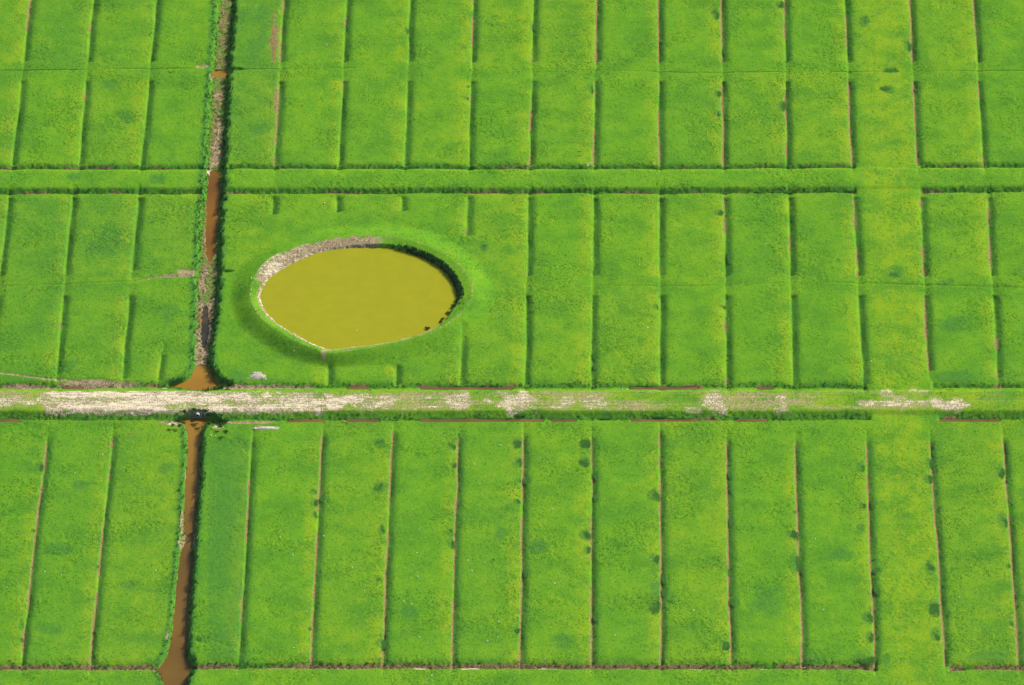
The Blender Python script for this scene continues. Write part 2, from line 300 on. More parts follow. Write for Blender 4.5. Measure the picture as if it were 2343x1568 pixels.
# N-S field ditches
for d in DR:
    (xa, ya), (xb, yb) = d['A'], d['B']
    iv = np.where((V < ya + 9) & (V > yb - 9))[0]
    if len(iv) == 0: continue
    um = (xa + xb) / 2 - K * (ya + yb) / 2
    iu = np.where(np.abs(U - um) < 9)[0]
    if len(iu) == 0: continue
    s = np.s_[iv[0]:iv[-1] + 1, iu[0]:iu[-1] + 1]
    X, Y = XX[s], YY[s]
    seed = 100 + int((d['c'] + 9) * 7) + ord(d['band']) + d['part']
    xl = xa + (xb - xa) * (Y - ya) / (yb - ya) + (vnoise(X * 0, Y, 14, seed) - .5) * .35 + (vnoise(X, Y, .7, seed + 1) - .5) * .16
    dx = X - xl
    tn = 4.0 if d['band'] == 'B' else 2.0
    end = sst(-.2 - (2.5 if d['band'] == 'B' else 0), tn, ya - Y) * sst(-.2, 1.2, Y - yb)
    wloc = d['w'] * (.75 + .5 * vnoise(X * 0, Y, 4, seed + 2))
    dq = dx + .12
    wr = wloc * (3.0 if d['band'] != 'B' else 2.5)
    rag = (n_fine[s] - .5) * .35
    core = np.where(dq > 0, np.clip(1 - dq / wr + rag * .4, 0, 1) ** 2.1, np.clip(1 + dq / (wloc * .75) + rag, 0, 1))
    ext = sst(-6.5, -2, ya - Y) * sst(-6.5, -2, Y - yb) if d['band'] != 'M' or d['c'] > 3 or d['c'] < 0 else end
    endc = np.maximum(end, .3 * ext)
    H[s] -= endc * d['depth'] * .95 * core * (.6 + .8 * vnoise(X * 0, Y, 9, seed + 6)) + np.maximum(end, .55 * ext) * d['swale'] * .95 * np.exp(-((dx - .2) / 1.35) ** 2)
    soil_n = fbm(X * .3, Y, 9, seed + 3, 3)
    sv = sst(.78 - d['soil'] * .72, .95 - d['soil'] * .62, soil_n)
    SOIL[s] = np.maximum(SOIL[s], end * sv * sst(.1, .85, np.clip(1.1 - np.abs(dx + .22) / (wloc * .85), 0, 1) + (n_fine[s] - .5) * .9) * (.6 + .3 * vnoise(X, Y, 1.6, seed + 8)))
    YEL[s] += end * .85 * np.exp(-((dx + 2.2) / 1.9) ** 2) * (.25 + .9 * vnoise(X, Y, 9, seed + 5))  # yellower grass strip; its colour also brightens the sunlit left shoulder
    LUSH_SHADE[s] = np.maximum(LUSH_SHADE[s], end * .72 * np.exp(-((dx - .9) / 1.2) ** 2))  # darker green deepens the shade of the right wall by colour
    WEED[s] = np.maximum(WEED[s], end * .05 * np.exp(-((dx - .4) / .5) ** 2))
    idx = reg(kind='ditch', d=d)
    cls[s] = np.where((np.abs(dx) < d['w'] * 1.15) & (Y < ya) & (Y > yb - .4), idx, cls[s])
# old wide bare patch by the first ditch right of the canal
for (px, py, rx, ry, st) in ((628, 95, 12, 62, .75), (631, 230, 7, 40, .6), (626, 40, 10, 20, .5), (622, 320, 6, 40, .35)):
    x, y = at(px, py); x1, _ = at(px + rx, py); _, y1 = at(px, py - ry)
    r = np.sqrt(((XX - x) / (x1 - x)) ** 2 + ((YY - y) / (y1 - y)) ** 2)
    SOIL = np.maximum(SOIL, st * (1 - sst(.4, 1.2, r + (n_mid - .5))))

# E-W ditches
for e in EW:
    inx = (PXX > e['x0'] - 30) & (PXX < e['x1'] + 30)
    yc = yrow(e['cv'])
    X, Y = XX, YY
    dy = Y - yc + (vnoise(XX, YY * 0, 5, 200 + ord(e['nm'][1])) - .5) * .5
    near = inx & (np.abs(dy) < e['hw'] + 4)
    end = sst(e['x0'] - 4, e['x0'] + 6, PXX) * (1 - sst(e['x1'] - 6, e['x1'] + 4, PXX)) * inx
    rg = (n_iso - .5) * .9 + (n_fine - .5) * .5
    core = np.where(dy > 0, (1 - np.clip((dy + rg * .6 - e['hw'] * .1) / (e['hw'] * 2.3), 0, 1)) ** 1.9, 1 - sst(e['hw'] * .4, e['hw'] * .8, -dy + rg * .25))
    bed = e['dp'] * (.9 + .2 * (n_mid - .5) + .25 * (n_fine - .5))
    H -= end * (bed * core + (.12 * np.exp(-(dy / 2.6) ** 2) if e['nm'] not in ('E3', 'E4') else 0))
    LUSH_SHADE = np.maximum(LUSH_SHADE, end * .65 * np.exp(-((dy - 1.0) / 1.1) ** 2))  # shaded far slope painted darker through the grass colour
    sb = {'E1': .45, 'E2': .5, 'E3': .45, 'E4': .25, 'E5': .95}[e['nm']]
    soil_n = fbm(XX, YY * .4, 7, 310 + ord(e['nm'][1]), 3)
    SOIL = np.maximum(SOIL, end * sst(.2, .7, core) * sst(.8 - sb * .7, 1.0 - sb * .6, soil_n))
    WEED = np.maximum(WEED, end * ({'E1': .3, 'E2': .3, 'E3': .4, 'E4': .3, 'E5': .6}[e['nm']] * np.exp(-((dy - e['hw'] * .7) / .75) ** 2) + .3 * np.exp(-((dy + .3) / .5) ** 2)))
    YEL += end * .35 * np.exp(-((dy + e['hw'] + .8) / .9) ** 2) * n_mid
    idx = reg(kind='cross', e=e)
    cls = np.where((np.abs(dy) < e['hw'] * 1.02) & (PXX > e['x0']) & (PXX < e['x1']), idx, cls)
# puddle pits in the roadside ditches
for (nm, x0, x1) in PUD:
    cv = E3 if nm == 'E3' else E4
    dy = YY - yrow(cv)
    hx = sst(x0 - 2, x0 + 2, PXX) * (1 - sst(x1 - 1, x1 + 1, PXX))
    pit = hx * (1 - sst(.8, 1.2, np.abs(dy + .6)))
    H = H * (1 - pit) + pit * np.minimum(H, PUDZ - .3)
    MUD = np.maximum(MUD, pit * .8)
# muddy reach left of the canal on the far roadside and the gullies beside the canal
for (px, py, rx, ry, dr, so, dep) in ((235, 878, 130, 12, .85, .9, .25), (60, 884, 110, 9, .6, .8, .2), (440, 862, 60, 14, .2, .3, .0), (610, 884, 130, 9, .8, .7, .1), (560, 966, 90, 6, .5, .8, .15), (395, 966, 60, 7, .5, .8, .1),
                                    (120, 956, 240, 5, .25, .3, .0), (430, 622, 32, 9, .9, .3, .25), (400, 629, 40, 5, .8, .3, .2), (462, 151, 22, 6, .6, .6, .25), (543, 157, 22, 4, .1, .4, .5), (520, 620, 18, 4, .1, .4, .6), (745, 808, 10, 10, .8, .2, .1), (742, 820, 12, 12, .45, .2, 0),
                                    (300, 988, 26, 4, .2, .45, .05), (312, 998, 18, 4, .2, .4, 0), (600, 978, 34, 5, .6, .4, 0), (1290, 1523, 16, 9, .2, .9, 0), (1036, 1522, 24, 9, .2, .95, 0), (1192, 1522, 22, 9, .2, .95, 0), (876, 1522, 18, 8, .2, .9, 0), (1355, 1523, 12, 8, .2, .8, 0), (207, 1523, 26, 9, .2, .8, 0), (640, 1526, 110, 7, .45, .7, 0), (280, 1528, 90, 6, .4, .6, 0), (1514, 1526, 40, 6, .2, .9, 0), (1700, 1528, 90, 5, .2, .8, 0)):
    x, y = at(px, py); x1, _ = at(px + rx, py); _, y1 = at(px, py - ry)
    q = np.s_[np.searchsorted(V, float(y) - 2 * float(y1 - y) - 2):np.searchsorted(V, float(y) + 2 * float(y1 - y) + 2)]
    r = np.sqrt(((XX[q] - x) / (x1 - x)) ** 2 + ((YY[q] - y) / (y1 - y)) ** 2)
    m = 1 - sst(.3, 1.15, r + (n_mid[q] - .5) * .8)
    DRY[q] = np.maximum(DRY[q], dr * m); SOIL[q] = np.maximum(SOIL[q], so * m * sst(.3, .6, n_tus[q] + .15)); H[q] -= dep * m

# shell scatter
sh_r = np.where((V > float(at(CX, 1000)[1])) & (V < float(at(CX, 840)[1])))[0]
wear_a = np.zeros_like(XX); wear_b = np.zeros_like(XX)
wear_a[:] = .5; wear_b[:] = .5
for lo_, hi_ in ((1000, 840), (1545, 1510)):
    rr_ = np.s_[np.searchsorted(V, float(at(CX, lo_)[1])):np.searchsorted(V, float(at(CX, hi_)[1]))]
    wear_a[rr_] = fbm(XX[rr_], YY[rr_] * 5, 11, 401, 4)
    wear_b[rr_] = fbm(XX[rr_], YY[rr_] * 1.0, 3.2, 402, 3)
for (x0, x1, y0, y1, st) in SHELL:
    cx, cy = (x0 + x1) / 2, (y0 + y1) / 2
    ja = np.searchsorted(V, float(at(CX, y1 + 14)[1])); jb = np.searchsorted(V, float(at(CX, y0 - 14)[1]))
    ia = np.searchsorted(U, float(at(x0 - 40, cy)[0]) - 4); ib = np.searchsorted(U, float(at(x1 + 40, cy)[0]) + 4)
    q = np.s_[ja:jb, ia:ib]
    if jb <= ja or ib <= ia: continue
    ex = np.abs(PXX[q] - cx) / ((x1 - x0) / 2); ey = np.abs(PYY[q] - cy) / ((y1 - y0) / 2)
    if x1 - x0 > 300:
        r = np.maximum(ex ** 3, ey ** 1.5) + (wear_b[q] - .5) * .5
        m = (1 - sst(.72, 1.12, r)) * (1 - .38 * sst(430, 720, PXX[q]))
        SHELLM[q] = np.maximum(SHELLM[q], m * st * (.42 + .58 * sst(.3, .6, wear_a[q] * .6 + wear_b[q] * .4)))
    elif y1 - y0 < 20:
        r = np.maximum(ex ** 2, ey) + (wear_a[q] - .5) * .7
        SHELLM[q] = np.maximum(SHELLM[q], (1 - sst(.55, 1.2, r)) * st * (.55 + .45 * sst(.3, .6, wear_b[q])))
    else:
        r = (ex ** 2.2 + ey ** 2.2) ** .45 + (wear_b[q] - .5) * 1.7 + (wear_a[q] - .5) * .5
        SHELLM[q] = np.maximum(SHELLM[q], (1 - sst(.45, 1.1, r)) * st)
rm = sst(.2, 2.2, r_in)
YEL = YEL * (1 - .5 * rm) + rm * .55
DRY = np.maximum(DRY, rm * (.25 + .24 * sst(.3, .65, wear_a)) * (1 - .35 * sst(1900, 2343, PXX)))
# the worn bed under the shell
DRY = np.maximum(DRY, np.clip(SHELLM * .8, 0, .75) * sst(.25, .6, n_tus))

# canal
def canal_t(tab, y0, y1, e0, e1):
    L = at(np.interp(PYY, tab[:, 0], tab[:, 1]), PYY)[0]; R = at(np.interp(PYY, tab[:, 0], tab[:, 2]), PYY)[0]
    ws = (vnoise(XX * 0, YY, 2.2, 88) - .5) * .9 + (vnoise(XX * 0, YY, .8, 89) - .5) * .5
    ws2 = (vnoise(XX * 0, YY, 2.0, 98) - .5) * .7 + (vnoise(XX * 0, YY, .8, 99) - .5) * .5
    t = np.minimum(XX - L - ws, R - XX + ws2)
    Yn = at(CX, y0)[1]; Ys = at(CX, y1)[1]
    return np.minimum(t, np.minimum((Yn - YY), (YY - Ys)) * .8)
tc = np.maximum(canal_t(CAN_N, -120, 889, 0, 1), canal_t(CAN_S, 958, 1700, 1, 0))
WPOLY = [(lb, atp(p, WZ)) for lb, p in CAN_WATER]
sdw = np.full(XX.shape, 50.0)
for lb, p in WPOLY:
    lo, hi = p.min(0) - 4, p.max(0) + 4
    iv = np.where((V > lo[1]) & (V < hi[1]))[0]; iu = np.where((U > lo[0] - 3) & (U < hi[0] + 3))[0]
    s = np.s_[iv[0]:iv[-1] + 1, iu[0]:iu[-1] + 1]
    sdw[s] = np.minimum(sdw[s], sdf(p, XX[s], YY[s]))
tc = np.maximum(tc, np.where(sdw < 5, -sdw + .95, -9))
in_can = sst(0.05, 1.0, tc)
bedn = WZ + .12 + (n_tus - .45) * .35 + (n_fine - .5) * .22
wet = 1 - sst(-.25, .35, sdw + (n_fine2 - .5) * .55 + (n_mid - .5) * .4)
bed = bedn * (1 - wet) + (WZ - .45) * wet
H = H * (1 - in_can) + bed * in_can
inner = np.where(PYY < 620, sst(.95, 1.9, tc + (n_fine - .5) * .9), sst(.55, 1.5, tc + (n_fine - .5) * .5))
dryn = fbm(XX, YY * .6, 2.2, 120, 3)
canal_c = np.interp(PYY, [-70, 800, 1640], [518, 470, 395])
reach = np.interp(PYY, [-70, 0, 140, 160, 180, 310, 330, 380, 395, 590, 610, 690, 720, 830, 960, 1640], [0, 0, .02, .05, .05, .08, .4, .6, 0, 0, .4, .4, .5, .5, .7, .7])
DRY = np.maximum(DRY * (1 - in_can), inner * (1 - wet) * sst(.62 - reach * .5, .85 - reach * .5, dryn))
SOIL = np.maximum(SOIL * (1 - in_can), inner * np.where(PYY < 700, .30 + .45 * dryn, .8))
LUSH_SHADE = np.maximum(LUSH_SHADE, inner * .9)
MUD = np.maximum(MUD, wet * .9)
YEL *= (1 - in_can); SHELLM *= (1 - .9 * in_can * (r_in < 0))
LUSH_SHADE = np.maximum(LUSH_SHADE, .95 * np.exp(-((tc + .1) / 1.1) ** 2) * (.75 + .6 * n_mid))
YEL += .35 * np.exp(-((tc + 4.0) / 2.0) ** 2) * (PXX < 470) * n_mid
for (px, py, rx, ry, sv) in ((481, 386, 9, 7, 1.0), (486, 172, 6, 4, .5), (381, 887, 12, 3.2, 1.0), (398, 970, 15, 3.5, .9), (500, 979, 16, 3, .55), (415, 1195, 4, 26, .5), (445, 1215, 5, 22, .55), (412, 1240, 4, 16, .5), (382, 1455, 4, 12, .45), (432, 1450, 4, 10, .4), (352, 1533, 5, 5, .6), (425, 1085, 3, 30, .35), (455, 1100, 4, 26, .35), (366, 1525, 6, 4, .5)):
    x, y = at(px, py); x1, _ = at(px + rx, py); _, y1 = at(px, py - ry)
    q = np.s_[np.searchsorted(V, float(y) - 2 * float(y1 - y) - 2):np.searchsorted(V, float(y) + 2 * float(y1 - y) + 2)]
    r = np.sqrt(((XX[q] - x) / (x1 - x)) ** 2 + ((YY[q] - y) / (y1 - y)) ** 2) + (n_fine2[q] - .5) * .6
    m = (1 - sst(.6, 1.2, r)) * (1 - wet[q])
    if sv > .8: SHELLM[q] = np.maximum(SHELLM[q], sv * m)
    DRY[q] = np.maximum(DRY[q], m * (.5 + .5 * sv)); 
WEED = np.maximum(WEED, np.exp(-((tc - .3) / .65) ** 2) * (.9 + .4 * (PXX > canal_c)))
idx = reg(kind='canal'); cls = np.where(tc > 0.05, idx, cls)

# road over everything at the crossing
cls = np.where((cls == 0) & (r_in > -.3), reg(kind='road'), cls)

# pond and its ring bank
pw = atp(POND, POND_WZ); pc = atp(CRESTP, CREST); pt = atp(TOEP, 0)
lo, hi = pt.min(0) - 6, pt.max(0) + 6
iv = np.where((V > lo[1]) & (V < hi[1]))[0]; iu = np.where((U > lo[0] - 3) & (U < hi[0] + 3))[0]
s = np.s_[iv[0]:iv[-1] + 1, iu[0]:iu[-1] + 1]
X, Y = XX[s], YY[s]
dW, dC, dT = sdf(pw, X, Y), sdf(pc, X, Y), sdf(pt, X, Y)
nf, nt, nm = n_fine[s], n_tus[s], n_mid[s]
ang = np.arctan2(Y - pw[:, 1].mean(), X - pw[:, 0].mean())       # 0 = right, pi/2 = far
edge = dW + (nf - .5) * .5 + (nt - .5) * .5
tin = np.clip(dW / np.maximum(dW - dC, .05), 0, 1)
right = sst(-.75, -.3, ang) * (1 - sst(1.35, 1.75, ang))          # steep scarp side
farleft = sst(1.2, 1.6, ang) * (1 - sst(2.75, 2.95, ang))         # wide bare bank
scarp_h = .25 + .55 * right + .2 * farleft
hin = POND_WZ - .2 + (scarp_h + .2) * sst(.05, .75 + .7 * farleft + 1.2 * (nt - .5) * farleft, edge) + (CREST - POND_WZ - scarp_h) * sst(.12, 1.0, tin)
tout = np.clip(dC / np.maximum(dC - dT, .05), 0, 1)
hout = CREST * (1 - (tout ** .85) * .35 - .65 * sst(0, 1, tout))
hp = np.where(dW < -.1, POND_WZ - .8, np.where(dC < 0, hin, hout))
wgt = 1 - sst(-1.0, 1.0, dT)
H[s] = H[s] * (1 - wgt * .45 * (1)) * np.where(dT < 0, 1, 1) + hp * np.where(dT < 0, 1, 0)
rim = np.exp(-((dC + .5) / .7) ** 2)
SOIL[s] = np.where(dT < -1, 0, SOIL[s]); YEL[s] *= (1 - wgt)
LUSH_SHADE[s] *= (1 - wgt)
DRY[s] = np.maximum(DRY[s] * (1 - wgt), .50 * np.exp(-((dC + .15) / .45) ** 2) * (.55 + .6 * nm))
bank_w = np.clip(1.15 - tin + (nt - .5) * .5, 0, 1)
DRY[s] = np.maximum(DRY[s], np.where(dC < .4, farleft * sst(.15, .45, bank_w) * .95, 0) * (dW > -.5))
lineside = (1 - right)
DRY[s] = np.maximum(DRY[s], lineside * np.exp(-((dW - .6) / .8) ** 2) * .95)
SHELLM[s] = np.maximum(SHELLM[s], lineside * .8 * np.exp(-((dW - .55) / .55) ** 2) * sst(.25, .6, nt + .1))
SHELLM[s] = np.maximum(SHELLM[s], .8 * farleft * np.exp(-(((X - at(631, 596)[0]) / 7) ** 2)) * sst(.5, .6, nm) * (dC < .2) * (dW > .5))
SHELLM[s] = np.maximum(SHELLM[s], farleft * (.30 + .22 * sst(1.9, 2.6, ang)) * sst(.1, .4, bank_w) * (dW > .1) * (dC < .3))
MUD[s] = np.maximum(MUD[s], (dW < .05) * .5)
for (px, py, rx, ry, zc) in ((741, 803, 9, 8, 1.6), (740, 816, 10, 9, .8)):
    x, y = at(px, py, zc); x1, _ = at(px + rx, py, zc); _, y1 = at(px, py - ry, zc)
    r = np.sqrt(((X - x) / (x1 - x)) ** 2 + ((Y - y) / (y1 - y)) ** 2)
    DRY[s] = np.maximum(DRY[s], .52 * (1 - sst(.1, 1.2, r + (nm - .5))))
cls[s] = np.where(dT < -.2, reg(kind='bank'), cls[s])
PONDSD = dW

# ------------------------------------------------------------------ which plot is every other sample in
def band_of(py):
    return None
yE1, yE2, yE5 = yrow(E1), yrow(E2), yrow(E5)
yE3, yE4 = yrow(E3), yrow(E4); yT, yM = yrow(TRACK_T), yrow(TRACK_M)
FIELD_KEYS = {}
def line_x(tab, c):
    x0, y0, x1, y1 = tab[c]
    return x0 + (x1 - x0) * (PYY - y0) / (y1 - y0)
canal_mid = np.interp(PYY, [-70, 800, 1640], [518, 470, 395])
def assign(mask, tab, key, has_mid):
    cs = sorted(tab)
    left = [c for c in cs if c < 0]; rt = [c for c in cs if c >= 0]
    col = np.zeros(XX.shape, np.int32)
    for c in left: col += (PXX > line_x(tab, c))
    col += (PXX > canal_mid)
    for c in rt: col += (PXX > line_x(tab, c))
    nl = len(left)
    for v in np.unique(col[mask & (cls == 0)]):
        m = mask & (cls == 0) & (col == v)
        rel = v - nl            # <=0 left of canal, >=1 right of canal
        islane = (rel == 11)
        if islane:
            k = FIELD_KEYS.setdefault('lane', None) or reg(kind='lane'); FIELD_KEYS['lane'] = k
        else:
            k = reg(kind='field', key=key, rel=int(rel))
        cls[m] = k
        if not islane:
            rr = random.Random(int(v) * 31 + sum(map(ord, key)) * 7)
            YEL[m] += rr.uniform(-.12, .28); LUSH_SHADE[m] = np.maximum(LUSH_SHADE[m], rr.uniform(0, .32) * (1.25 if rel <= 0 else .8))
assign((YY > yE1) & (YY > yT), TOP, 'T0', 0)
assign((YY > yE1) & (YY <= yT), TOP, 'T1', 0)
m = (YY <= yE1) & (YY > yE2) & (cls == 0)
cls[m & (PXX < canal_mid)] = reg(kind='strip', side='left'); cls[m & (PXX >= canal_mid)] = reg(kind='strip', side='right')
assign((YY <= yE2) & (YY > yE3) & (YY > yM), MID, 'M0', 1)
assign((YY <= yE2) & (YY > yE3) & (YY <= yM), MID, 'M1', 1)
cls[(YY <= yE3) & (YY > yE4) & (cls == 0)] = [i for i, r in enumerate(REG) if r and r['kind'] == 'road'][0]
assign((YY <= yE4) & (YY > yE5), BOT, 'B0', 0)
m = (YY <= yE5) & (cls == 0)
cls[m & (PXX < canal_mid)] = reg(kind='last', side='left'); cls[m & (PXX >= canal_mid)] = reg(kind='last', side='right')
# pool tips etc. keep canal

# ------------------------------------------------------------------ materials
def lin3(r, g, b): return (r, g, b, 1)
class NT:
    def __init__(self, name):
        self.m = bpy.data.materials.new(name); self.m.use_nodes = True
        self.t = self.m.node_tree; self.t.nodes.clear()
        self.out = self.n('ShaderNodeOutputMaterial'); self.b = self.n('ShaderNodeBsdfPrincipled')
        self.l(self.b.outputs[0], self.out.inputs['Surface'])
    def n(self, typ, **k):
        nd = self.t.nodes.new(typ)
        for a, v in k.items(): setattr(nd, a, v)
        return nd
    def l(self, a, b): self.t.links.new(a, b)
    def val(self, inp, v):
        if isinstance(v, bpy.types.NodeSocket): self.l(v, inp)
        else: inp.default_value = v
    def math(self, op, a, b=0.0, c=None, clamp=False):
        nd = self.n('ShaderNodeMath', operation=op, use_clamp=clamp)
        self.val(nd.inputs[0], a); self.val(nd.inputs[1], b)
        if c is not None: self.val(nd.inputs[2], c)
        return nd.outputs[0]
    def mix(self, f, a, b):
        nd = self.n('ShaderNodeMix', data_type='RGBA')
        self.val(nd.inputs[0], f); self.val(nd.inputs[6], a); self.val(nd.inputs[7], b)
        return nd.outputs[2]
    def noise(self, scale, detail=2, rough=.5, vec=None, dist=0):
        nd = self.n('ShaderNodeTexNoise'); nd.inputs['Scale'].default_value = scale; nd.inputs['Detail'].default_value = detail
        nd.inputs['Roughness'].default_value = rough; nd.inputs['Distortion'].default_value = dist
        if vec is not None: self.l(vec, nd.inputs['Vector'])
        return nd.outputs[0]
    def ramp(self, f, a, b):
        nd = self.n('ShaderNodeMapRange', interpolation_type='SMOOTHSTEP', clamp=True)
        self.val(nd.inputs[0], f); nd.inputs[1].default_value = a; nd.inputs[2].default_value = b
        return nd.outputs[0]
    def pos(self, s=(1, 1, 1)):
        g = self.n('ShaderNodeNewGeometry'); mp = self.n('ShaderNodeMapping'); mp.inputs['Scale'].default_value = s
        self.l(g.outputs['Position'], mp.inputs['Vector']); return mp.outputs[0]
    def bump(self, h, strength, dist):
        nd = self.n('ShaderNodeBump'); nd.inputs['Strength'].default_value = strength; nd.inputs['Distance'].default_value = dist
        self.l(h, nd.inputs['Height']); self.l(nd.outputs[0], self.b.inputs['Normal'])

def make_land():
    N = NT('land'); p = N.pos(); ps = N.pos((1, .22, 1))
    at1 = N.n('ShaderNodeAttribute', attribute_name='cover_a'); at2 = N.n('ShaderNodeAttribute', attribute_name='cover_b')
    sa = N.n('ShaderNodeSeparateColor'); sb = N.n('ShaderNodeSeparateColor')
    N.l(at1.outputs['Color'], sa.inputs[0]); N.l(at2.outputs['Color'], sb.inputs[0])
    soil, shell, yel = sa.outputs[0], sa.outputs[1], sa.outputs[2]
    lush, dry, mud = sb.outputs[0], sb.outputs[1], sb.outputs[2]  # lush carries dark growth and the painted ditch-wall shade
    pi = N.pos((1, .6, 1))
    big = N.noise(.035, 3, .55, p); midn = N.noise(.3, 4, .66, pi); fine = N.noise(1.5, 3, .7, pi); vfine = N.noise(4.0, 2, .65, pi); strk = N.noise(.5, 3, .55, ps)
    pat = N.noise(.09, 3, .6, p)
    g1 = N.mix(N.ramp(N.math('ADD', N.math('MULTIPLY', midn, .6), N.math('MULTIPLY', fine, .4)), .3, .7), lin3(.060, .164, .0085), lin3(.082, .198, .0090))
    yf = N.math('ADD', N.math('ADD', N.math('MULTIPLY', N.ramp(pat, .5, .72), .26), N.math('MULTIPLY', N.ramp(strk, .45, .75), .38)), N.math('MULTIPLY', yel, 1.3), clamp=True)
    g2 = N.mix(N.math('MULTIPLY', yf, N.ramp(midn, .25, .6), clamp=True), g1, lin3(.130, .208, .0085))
    dk = N.math('MULTIPLY', N.ramp(N.math('ADD', N.math('MULTIPLY', pat, -.6), N.math('MULTIPLY', fine, .6)), -.03, .11), .85)
    g2 = N.mix(dk, g2, lin3(.044, .135, .010))
    g2 = N.mix(N.math('MULTIPLY', N.ramp(N.noise(2.1, 2, .6, pi), .53, .72), N.math('ADD', N.math('MULTIPLY', N.ramp(pat, .6, .35), .35), .45)), g2, lin3(.026, .098, .009))
    g2 = N.mix(N.math('MULTIPLY', N.ramp(N.noise(2.6, 2, .6, pi), .56, .75), .5), g2, lin3(.125, .235, .018))
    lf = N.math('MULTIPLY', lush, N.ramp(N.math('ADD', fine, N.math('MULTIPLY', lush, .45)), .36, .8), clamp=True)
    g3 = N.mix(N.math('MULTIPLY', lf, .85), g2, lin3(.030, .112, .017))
    g3 = N.mix(N.math('MULTIPLY', N.ramp(vfine, .6, .78), N.math('MULTIPLY', N.ramp(big, .45, .7), .4)), g3, lin3(.115, .15, .045))
    brk = N.math('SUBTRACT', N.math('ADD', N.math('MULTIPLY', fine, .6), N.math('MULTIPLY', vfine, .4)), .5)
    def cover(m, k=1.3): return N.ramp(N.math('ADD', m, N.math('MULTIPLY', brk, k)), .3, .62)
    soilc = N.mix(N.ramp(vfine, .34, .62), lin3(.058, .050, .020), lin3(.172, .130, .050))
    c = N.mix(cover(soil), g3, soilc)
    dryc = N.mix(N.ramp(N.math('ADD', N.math('MULTIPLY', vfine, .6), N.math('MULTIPLY', fine, .4)), .36, .6), lin3(.065, .054, .028), lin3(.27, .205, .115))
    c = N.mix(cover(dry), c, dryc)
    mudc = N.mix(midn, lin3(.11, .058, .012), lin3(.19, .10, .024))
    c = N.mix(N.ramp(mud, .35, .6), c, mudc)
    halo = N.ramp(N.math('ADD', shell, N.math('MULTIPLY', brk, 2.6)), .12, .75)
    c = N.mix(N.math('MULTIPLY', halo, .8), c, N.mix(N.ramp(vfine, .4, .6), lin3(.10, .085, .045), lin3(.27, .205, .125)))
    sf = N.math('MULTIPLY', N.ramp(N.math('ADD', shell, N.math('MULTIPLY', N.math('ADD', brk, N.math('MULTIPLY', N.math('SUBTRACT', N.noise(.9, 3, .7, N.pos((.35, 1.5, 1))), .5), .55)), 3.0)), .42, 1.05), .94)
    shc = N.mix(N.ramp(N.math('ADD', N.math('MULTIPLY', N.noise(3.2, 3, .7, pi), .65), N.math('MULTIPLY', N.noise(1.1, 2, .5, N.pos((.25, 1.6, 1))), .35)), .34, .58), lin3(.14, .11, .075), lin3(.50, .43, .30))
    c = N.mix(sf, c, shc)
    N.l(c, N.b.inputs['Base Color']); N.b.inputs['Roughness'].default_value = .9
    N.b.inputs['Specular IOR Level'].default_value = 0
    hh = N.math('ADD', N.math('MULTIPLY', fine, .6), N.math('MULTIPLY', vfine, .5))
    N.bump(hh, .5, .2)
    return N.m

def make_water(name, deep, pale, rough=.12, tint_scale=.08, spec=.4):
    N = NT(name); p = N.pos()
    n = N.noise(tint_scale, 2, .5, p)
    N.l(N.mix(N.ramp(n, .35, .7), lin3(*deep), lin3(*pale)), N.b.inputs['Base Color'])
    N.b.inputs['Roughness'].default_value = rough; N.b.inputs['IOR'].default_value = 1.33
    N.b.inputs['Specular IOR Level'].default_value = spec
    N.bump(N.noise(2.2, 3, .6, p), .05, .05)
    return N.m

def make_leaf(name, a, b, scale=2.2, thin=.4):
    N = NT(name); p = N.pos()
    oi = N.n('ShaderNodeObjectInfo')
    f = N.math('ADD', N.math('MULTIPLY', N.noise(scale, 2, .6, p), .8), N.math('MULTIPLY', oi.outputs['Random'], .25))
    N.l(N.mix(N.ramp(f, .3, .85), lin3(*a), lin3(*b)), N.b.inputs['Base Color'])
    N.b.inputs['Roughness'].default_value = .8; N.b.inputs['Specular IOR Level'].default_value = .05
    tr = N.n('ShaderNodeBsdfTranslucent'); mx = N.n('ShaderNodeMixShader'); mx.inputs[0].default_value = thin
    N.l(N.b.inputs['Base Color'].links[0].from_socket, tr.inputs['Color'])
    N.l(N.b.outputs[0], mx.inputs[1]); N.l(tr.outputs[0], mx.inputs[2]); N.l(mx.outputs[0], N.out.inputs['Surface'])
    return N.m

def make_plain(name, a, b, scale=6, rough=.6):
    N = NT(name); p = N.pos()
    N.l(N.mix(N.noise(scale, 3, .6, p), lin3(*a), lin3(*b)), N.b.inputs['Base Color'])
    N.b.inputs['Roughness'].default_value = rough
    N.bump(N.noise(scale * 3, 2, .6, p), .3, .02)
    return N.m

